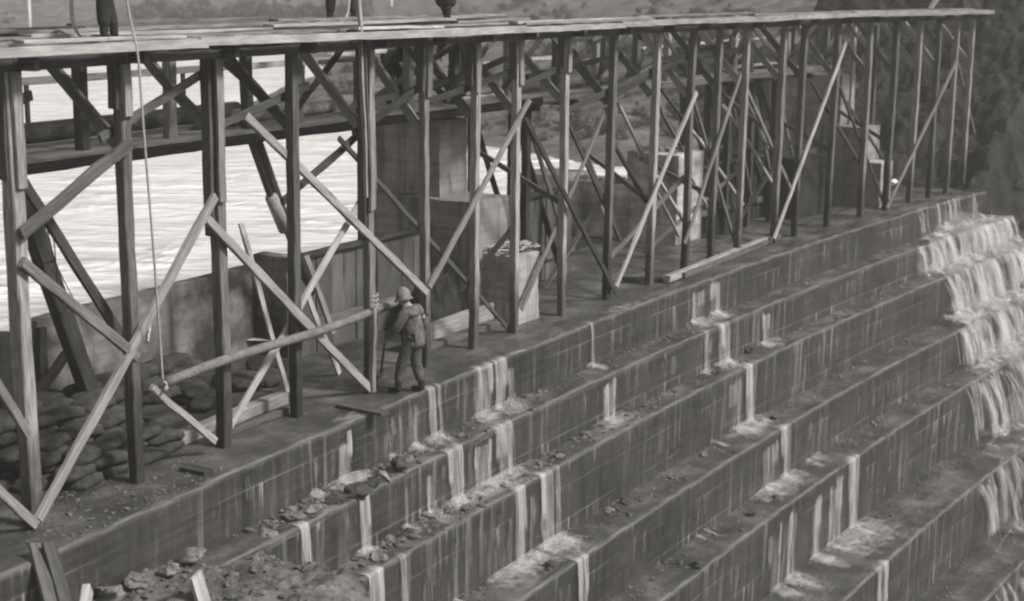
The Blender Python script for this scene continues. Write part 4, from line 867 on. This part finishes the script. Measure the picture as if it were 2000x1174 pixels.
    for s in 'lr':
        a = Vector(J['an'+s]); f2 = Vector(J.get('toe'+s, (1, 0, 0))).normalized()
        skin('boot', {'a': (*(a+Vector((0, 0, .14))), .062), 'b': (*(a+Vector((0, 0, -.02))), .06), 'c': (*(a-f2*.03+Vector((0, 0, -.045))), .045), 'd': (*(a+f2*.12+Vector((0, 0, -.05))), (.05, .04)), 'e': (*(a+f2*.19+Vector((0, 0, -.055))), (.045, .032))}, [('a', 'b'), ('b', 'c'), ('c', 'd'), ('d', 'e')], M['boot'], e)
    if hat:
        up2 = Vector(J.get('headup', (0, 0, 1))).normalized(); q = up2.to_track_quat('Z', 'Y').to_matrix().to_4x4(); vs = []; fs = []
        prof = [(.155, -.05), (.14, -.03), (.122, .0), (.115, .05), (.09, .11), (.05, .155), (.0, .17)]; ns = 22
        for r_, z in prof:
            for i in range(ns):
                a = 2*math.pi*i/ns; back = 1+.45*max(0, -math.cos(a))*(r_ > .13); vs.append(sk+(q @ Vector((r_*math.cos(a)*back*1.05+.012*math.sin(3*a+z*40), r_*math.sin(a)+.01*math.cos(2*a+z*30), z+.03-(.05*max(0, -math.cos(a)) if r_ > .13 else 0)))))
        for j in range(len(prof)-1):
            for i in range(ns): fs.append((j*ns+i, j*ns+(i+1) % ns, (j+1)*ns+(i+1) % ns, (j+1)*ns+i))
        me = mesh('hat', vs, fs); o = bpy.data.objects.new('hat', me); C.objects.link(o); o.parent = e; me.materials.append(M['hat'] if hat is True else M[hat])
        so_ = o.modifiers.new('solid', 'SOLIDIFY'); so_.thickness = .008
        for p in me.polygons: p.use_smooth = True
    return e
STAND = dict(pelvis=(0, 0, .93), waist=(.01, 0, 1.1), chest=(.0, 0, 1.32), neck=(.02, 0, 1.5), skull=(.05, 0, 1.63), shl=(0, .19, 1.43), shr=(0, -.19, 1.43), ell=(-.02, .25, 1.15), elr=(-.02, -.25, 1.15), wrl=(.06, .25, .92), wrr=(.06, -.25, .92), hil=(0, .1, .9), hir=(0, -.1, .9), knl=(.03, .12, .5), knr=(.03, -.12, .5), anl=(0, .13, .09), anr=(0, -.13, .09))
STOOP = dict(STAND, pelvis=(-.12, 0, .86), waist=(.0, 0, 1.0), chest=(.17, 0, 1.14), neck=(.32, 0, 1.25), skull=(.42, 0, 1.3), shl=(.2, .19, 1.22), shr=(.2, -.19, 1.22), ell=(.3, .24, .98), elr=(.3, -.24, .98), wrl=(.42, .16, .82), wrr=(.42, -.16, .82), hil=(-.12, .1, .84), hir=(-.12, -.1, .84), knl=(.04, .12, .48), knr=(.04, -.12, .48), anl=(-.04, .13, .09), anr=(-.04, -.13, .09), face=(.7, 0, -.7))
mp_ = onz(822, 770, 0); ms, mu, _ = su(mp_)
MAN = dict(STAND, pelvis=(-.02, 0, .92), waist=(-.03, 0, 1.08), chest=(.03, 0, 1.30), neck=(.1, 0, 1.46), skull=(.15, .01, 1.57), face=(1, 0, -.35), headup=(.25, 0, 1), shl=(.05, .21, 1.38), shr=(.0, -.22, 1.36), elr=(-.08, -.33, 1.1), wrr=(-.02, -.36, .84), ell=(.16, .27, 1.12), wrl=(.36, .2, .93), hil=(0, .1, .9), hir=(-.02, -.1, .9), knl=(.14, .12, .5), knr=(.0, -.12, .49), anl=(.2, .13, .09), anr=(-.1, -.13, .09))
up_dir = upstream(ms); yaw = math.atan2(up_dir.y, up_dir.x)+.15
man = person(W(ms, mu+.16, .005), yaw, 'man in pale hat and dark oilskins standing on the crest holding a shovel', MAN)
hnd = W(ms, mu+.16, 0)+Matrix.Rotation(yaw, 3, 'Z') @ Vector((.41, .18, .88))
sh = empty('shovel', hnd, 'long-handled shovel slanting from the hands of the crest man to the floor', 'shovel')
dn = onz(742, 742, .05); tube('handle', [hnd+(hnd-dn)*.15, dn+(hnd-dn)*.2], .02, M['old'], sh, 8); beam('blade', dn+(hnd-dn)*.22, dn, .24, .03, M['pipe'], sh, upstream(ms))
dl = W(2.2, 1.3, 5.85)
dl = onz(212, 80, 5.86)
person(dl, yaw+1.0, 'man in dark trousers at the left end of the deck beside looping hose', dict(STAND, anl=(.1, .12, .09), anr=(-.12, -.11, .09), knl=(.1, .12, .5), knr=(-.03, -.12, .5)), 'dark', False, 'cloth', 'cloth')
person(onz(668, 46, 5.88), yaw-1.3, 'man with legs apart on the deck by the slim double pole', dict(STAND, anl=(.05, .22, .09), anr=(-.02, -.22, .09), knl=(.06, .2, .5), knr=(.03, -.2, .5)), 'dark', False, 'cloth', 'cloth')
person(onz(872, 42, 5.88), yaw+.6, 'man in a long dark coat standing on the deck above the seventh post', STAND, 'dark', True, 'cloth', 'cloth')
pw_ = onu(772, 236, 3.3); person(Vector((pw_.x, pw_.y, 4.27)), yaw+2.6, 'dark figure stooping on the footbridge behind the sixth post', STOOP, 'dark', False, 'cloth', 'cloth')
pw_ = onu(893, 222, 3.4); person(Vector((pw_.x, pw_.y, 4.27)), yaw-.6, 'second dark figure on the footbridge behind the seventh post', STOOP, 'dark', False, 'cloth', 'trousers')
# ------------------------------------------------------------------ bushes on the banks
def bush_mesh(r, n, seed, mat):
    rnd = random.Random(seed); V = []; Fc = []
    cl = [(Vector((rnd.gauss(0, .42), rnd.gauss(0, .42), abs(rnd.gauss(.35, .3))))*r, r*rnd.uniform(.25, .5)) for _ in range(9)]
    for _ in range(n):
        c, cr = rnd.choice(cl); d = Vector((rnd.gauss(0, 1), rnd.gauss(0, 1), rnd.gauss(0, 1))).normalized(); p = c+d*cr*rnd.uniform(.55, 1.05)
        if p.z < 0: p.z = -p.z*.3
        a = Vector((rnd.gauss(0, 1), rnd.gauss(0, 1), rnd.gauss(0, 1))).normalized(); b = a.cross(d).normalized(); l = r*rnd.uniform(.05, .1); o = len(V)
        V += [p-a*l, p+b*l*.5, p+a*l, p-b*l*.5]; Fc.append((o, o+1, o+2, o+3))
    me = mesh('bush', V, Fc); me.materials.append(mat); return me
bm_ = [bush_mesh(1, 1300, 3, M['leaf']), bush_mesh(1, 1300, 5, M['leafpale']), bush_mesh(1, 1300, 8, M['leaf'])]
from mathutils.bvhtree import BVHTree
def bvh(o): return BVHTree.FromPolygons([v.co for v in o.data.vertices], [tuple(p.vertices) for p in o.data.polygons])
BV = bvh(bk); BA = bvh(bpy.data.objects['hillside'])
rb = random.Random(21)
def bush(p, r, q, label, grp):
    o = bpy.data.objects.new('bush', bm_[q]); C.objects.link(o); o.matrix_basis = Matrix.Translation(p-Vector((0, 0, r*.1))) @ Matrix.Rotation(rb.uniform(0, 6), 4, 'Z') @ Matrix.Diagonal((r*rb.uniform(.8, 1.3), r*rb.uniform(.8, 1.3), r*rb.uniform(.7, 1.1), 1))
    tag(o, label, 'bush', grp)
nb = 0
for _ in range(1500):
    px, py = rb.uniform(-60, 1900), rb.uniform(-30, 300); d = ray(px, py)
    h = BV.ray_cast(Vector((0, 0, CAMH)), d.normalized(), 900)
    if not h[0] or h[0].z < .5: continue
    cl = fbm(h[0].x*.09, h[0].y*.09, 7)
    far = h[3]; 
    if px > 1480 or (px < 650 and not (15 < py < 45)): continue
    if cl < (.0 if px < 1000 else -.3): continue
    bush(h[0], rb.uniform(.25, .8)*(far/70)**.7, rb.choice([0, 1, 1, 2]), 'shrub growing on the grassy bank beyond the reservoir', 'shrubs on the far bank'); nb += 1
    if nb > 170: break
for _ in range(90):
    px, py = rb.uniform(270, 720), rb.gauss(30, 6); h = BV.ray_cast(Vector((0, 0, CAMH)), ray(px, py).normalized(), 900)
    if h[0] and h[0].z > .6: bush(h[0], rb.uniform(.4, 1.1)*(h[3]/100)**.6, rb.choice([0, 0, 2, 1]), 'dark shrub in the band along the far shore behind the deck', 'shrubs along the far shore')
nb = 0
for _ in range(900):
    px, py = rb.uniform(1780, 2040), rb.uniform(-40, 460); h = BA.ray_cast(Vector((0, 0, CAMH)), ray(px, py).normalized(), 400)
    if not h[0]: continue
    bush(h[0], rb.uniform(.1, .28), rb.choice([0, 2, 2, 1]), 'low scrub bush clinging to the dark abutment slope', 'scrub on the abutment slope'); nb += 1
    if nb > 8: break
# ------------------------------------------------------------------ mist in the air
hz = bpy.data.meshes.new('haze'); bm = bmesh.new(); bmesh.ops.create_cube(bm, size=1); bm.to_mesh(hz); bm.free()
ho = bpy.data.objects.new('haze', hz); C.objects.link(ho); ho.scale = (1700, 1300, 60); ho.location = (-100, 480, 14)
tag(ho, 'thin pale mist hanging over the dam and the reservoir', 'haze', kind='stuff')
m = bpy.data.materials.new('haze'); m.use_nodes = True; t = m.node_tree; t.nodes.remove(t.nodes['Principled BSDF'])
pv = t.nodes.new('ShaderNodeVolumePrincipled'); pv.inputs['Color'].default_value = (.95, .92, .87, 1); pv.inputs['Density'].default_value = .0014; pv.inputs['Anisotropy'].default_value = .0
t.links.new(pv.outputs[0], t.nodes['Material Output'].inputs['Volume']); hz.materials.append(m)
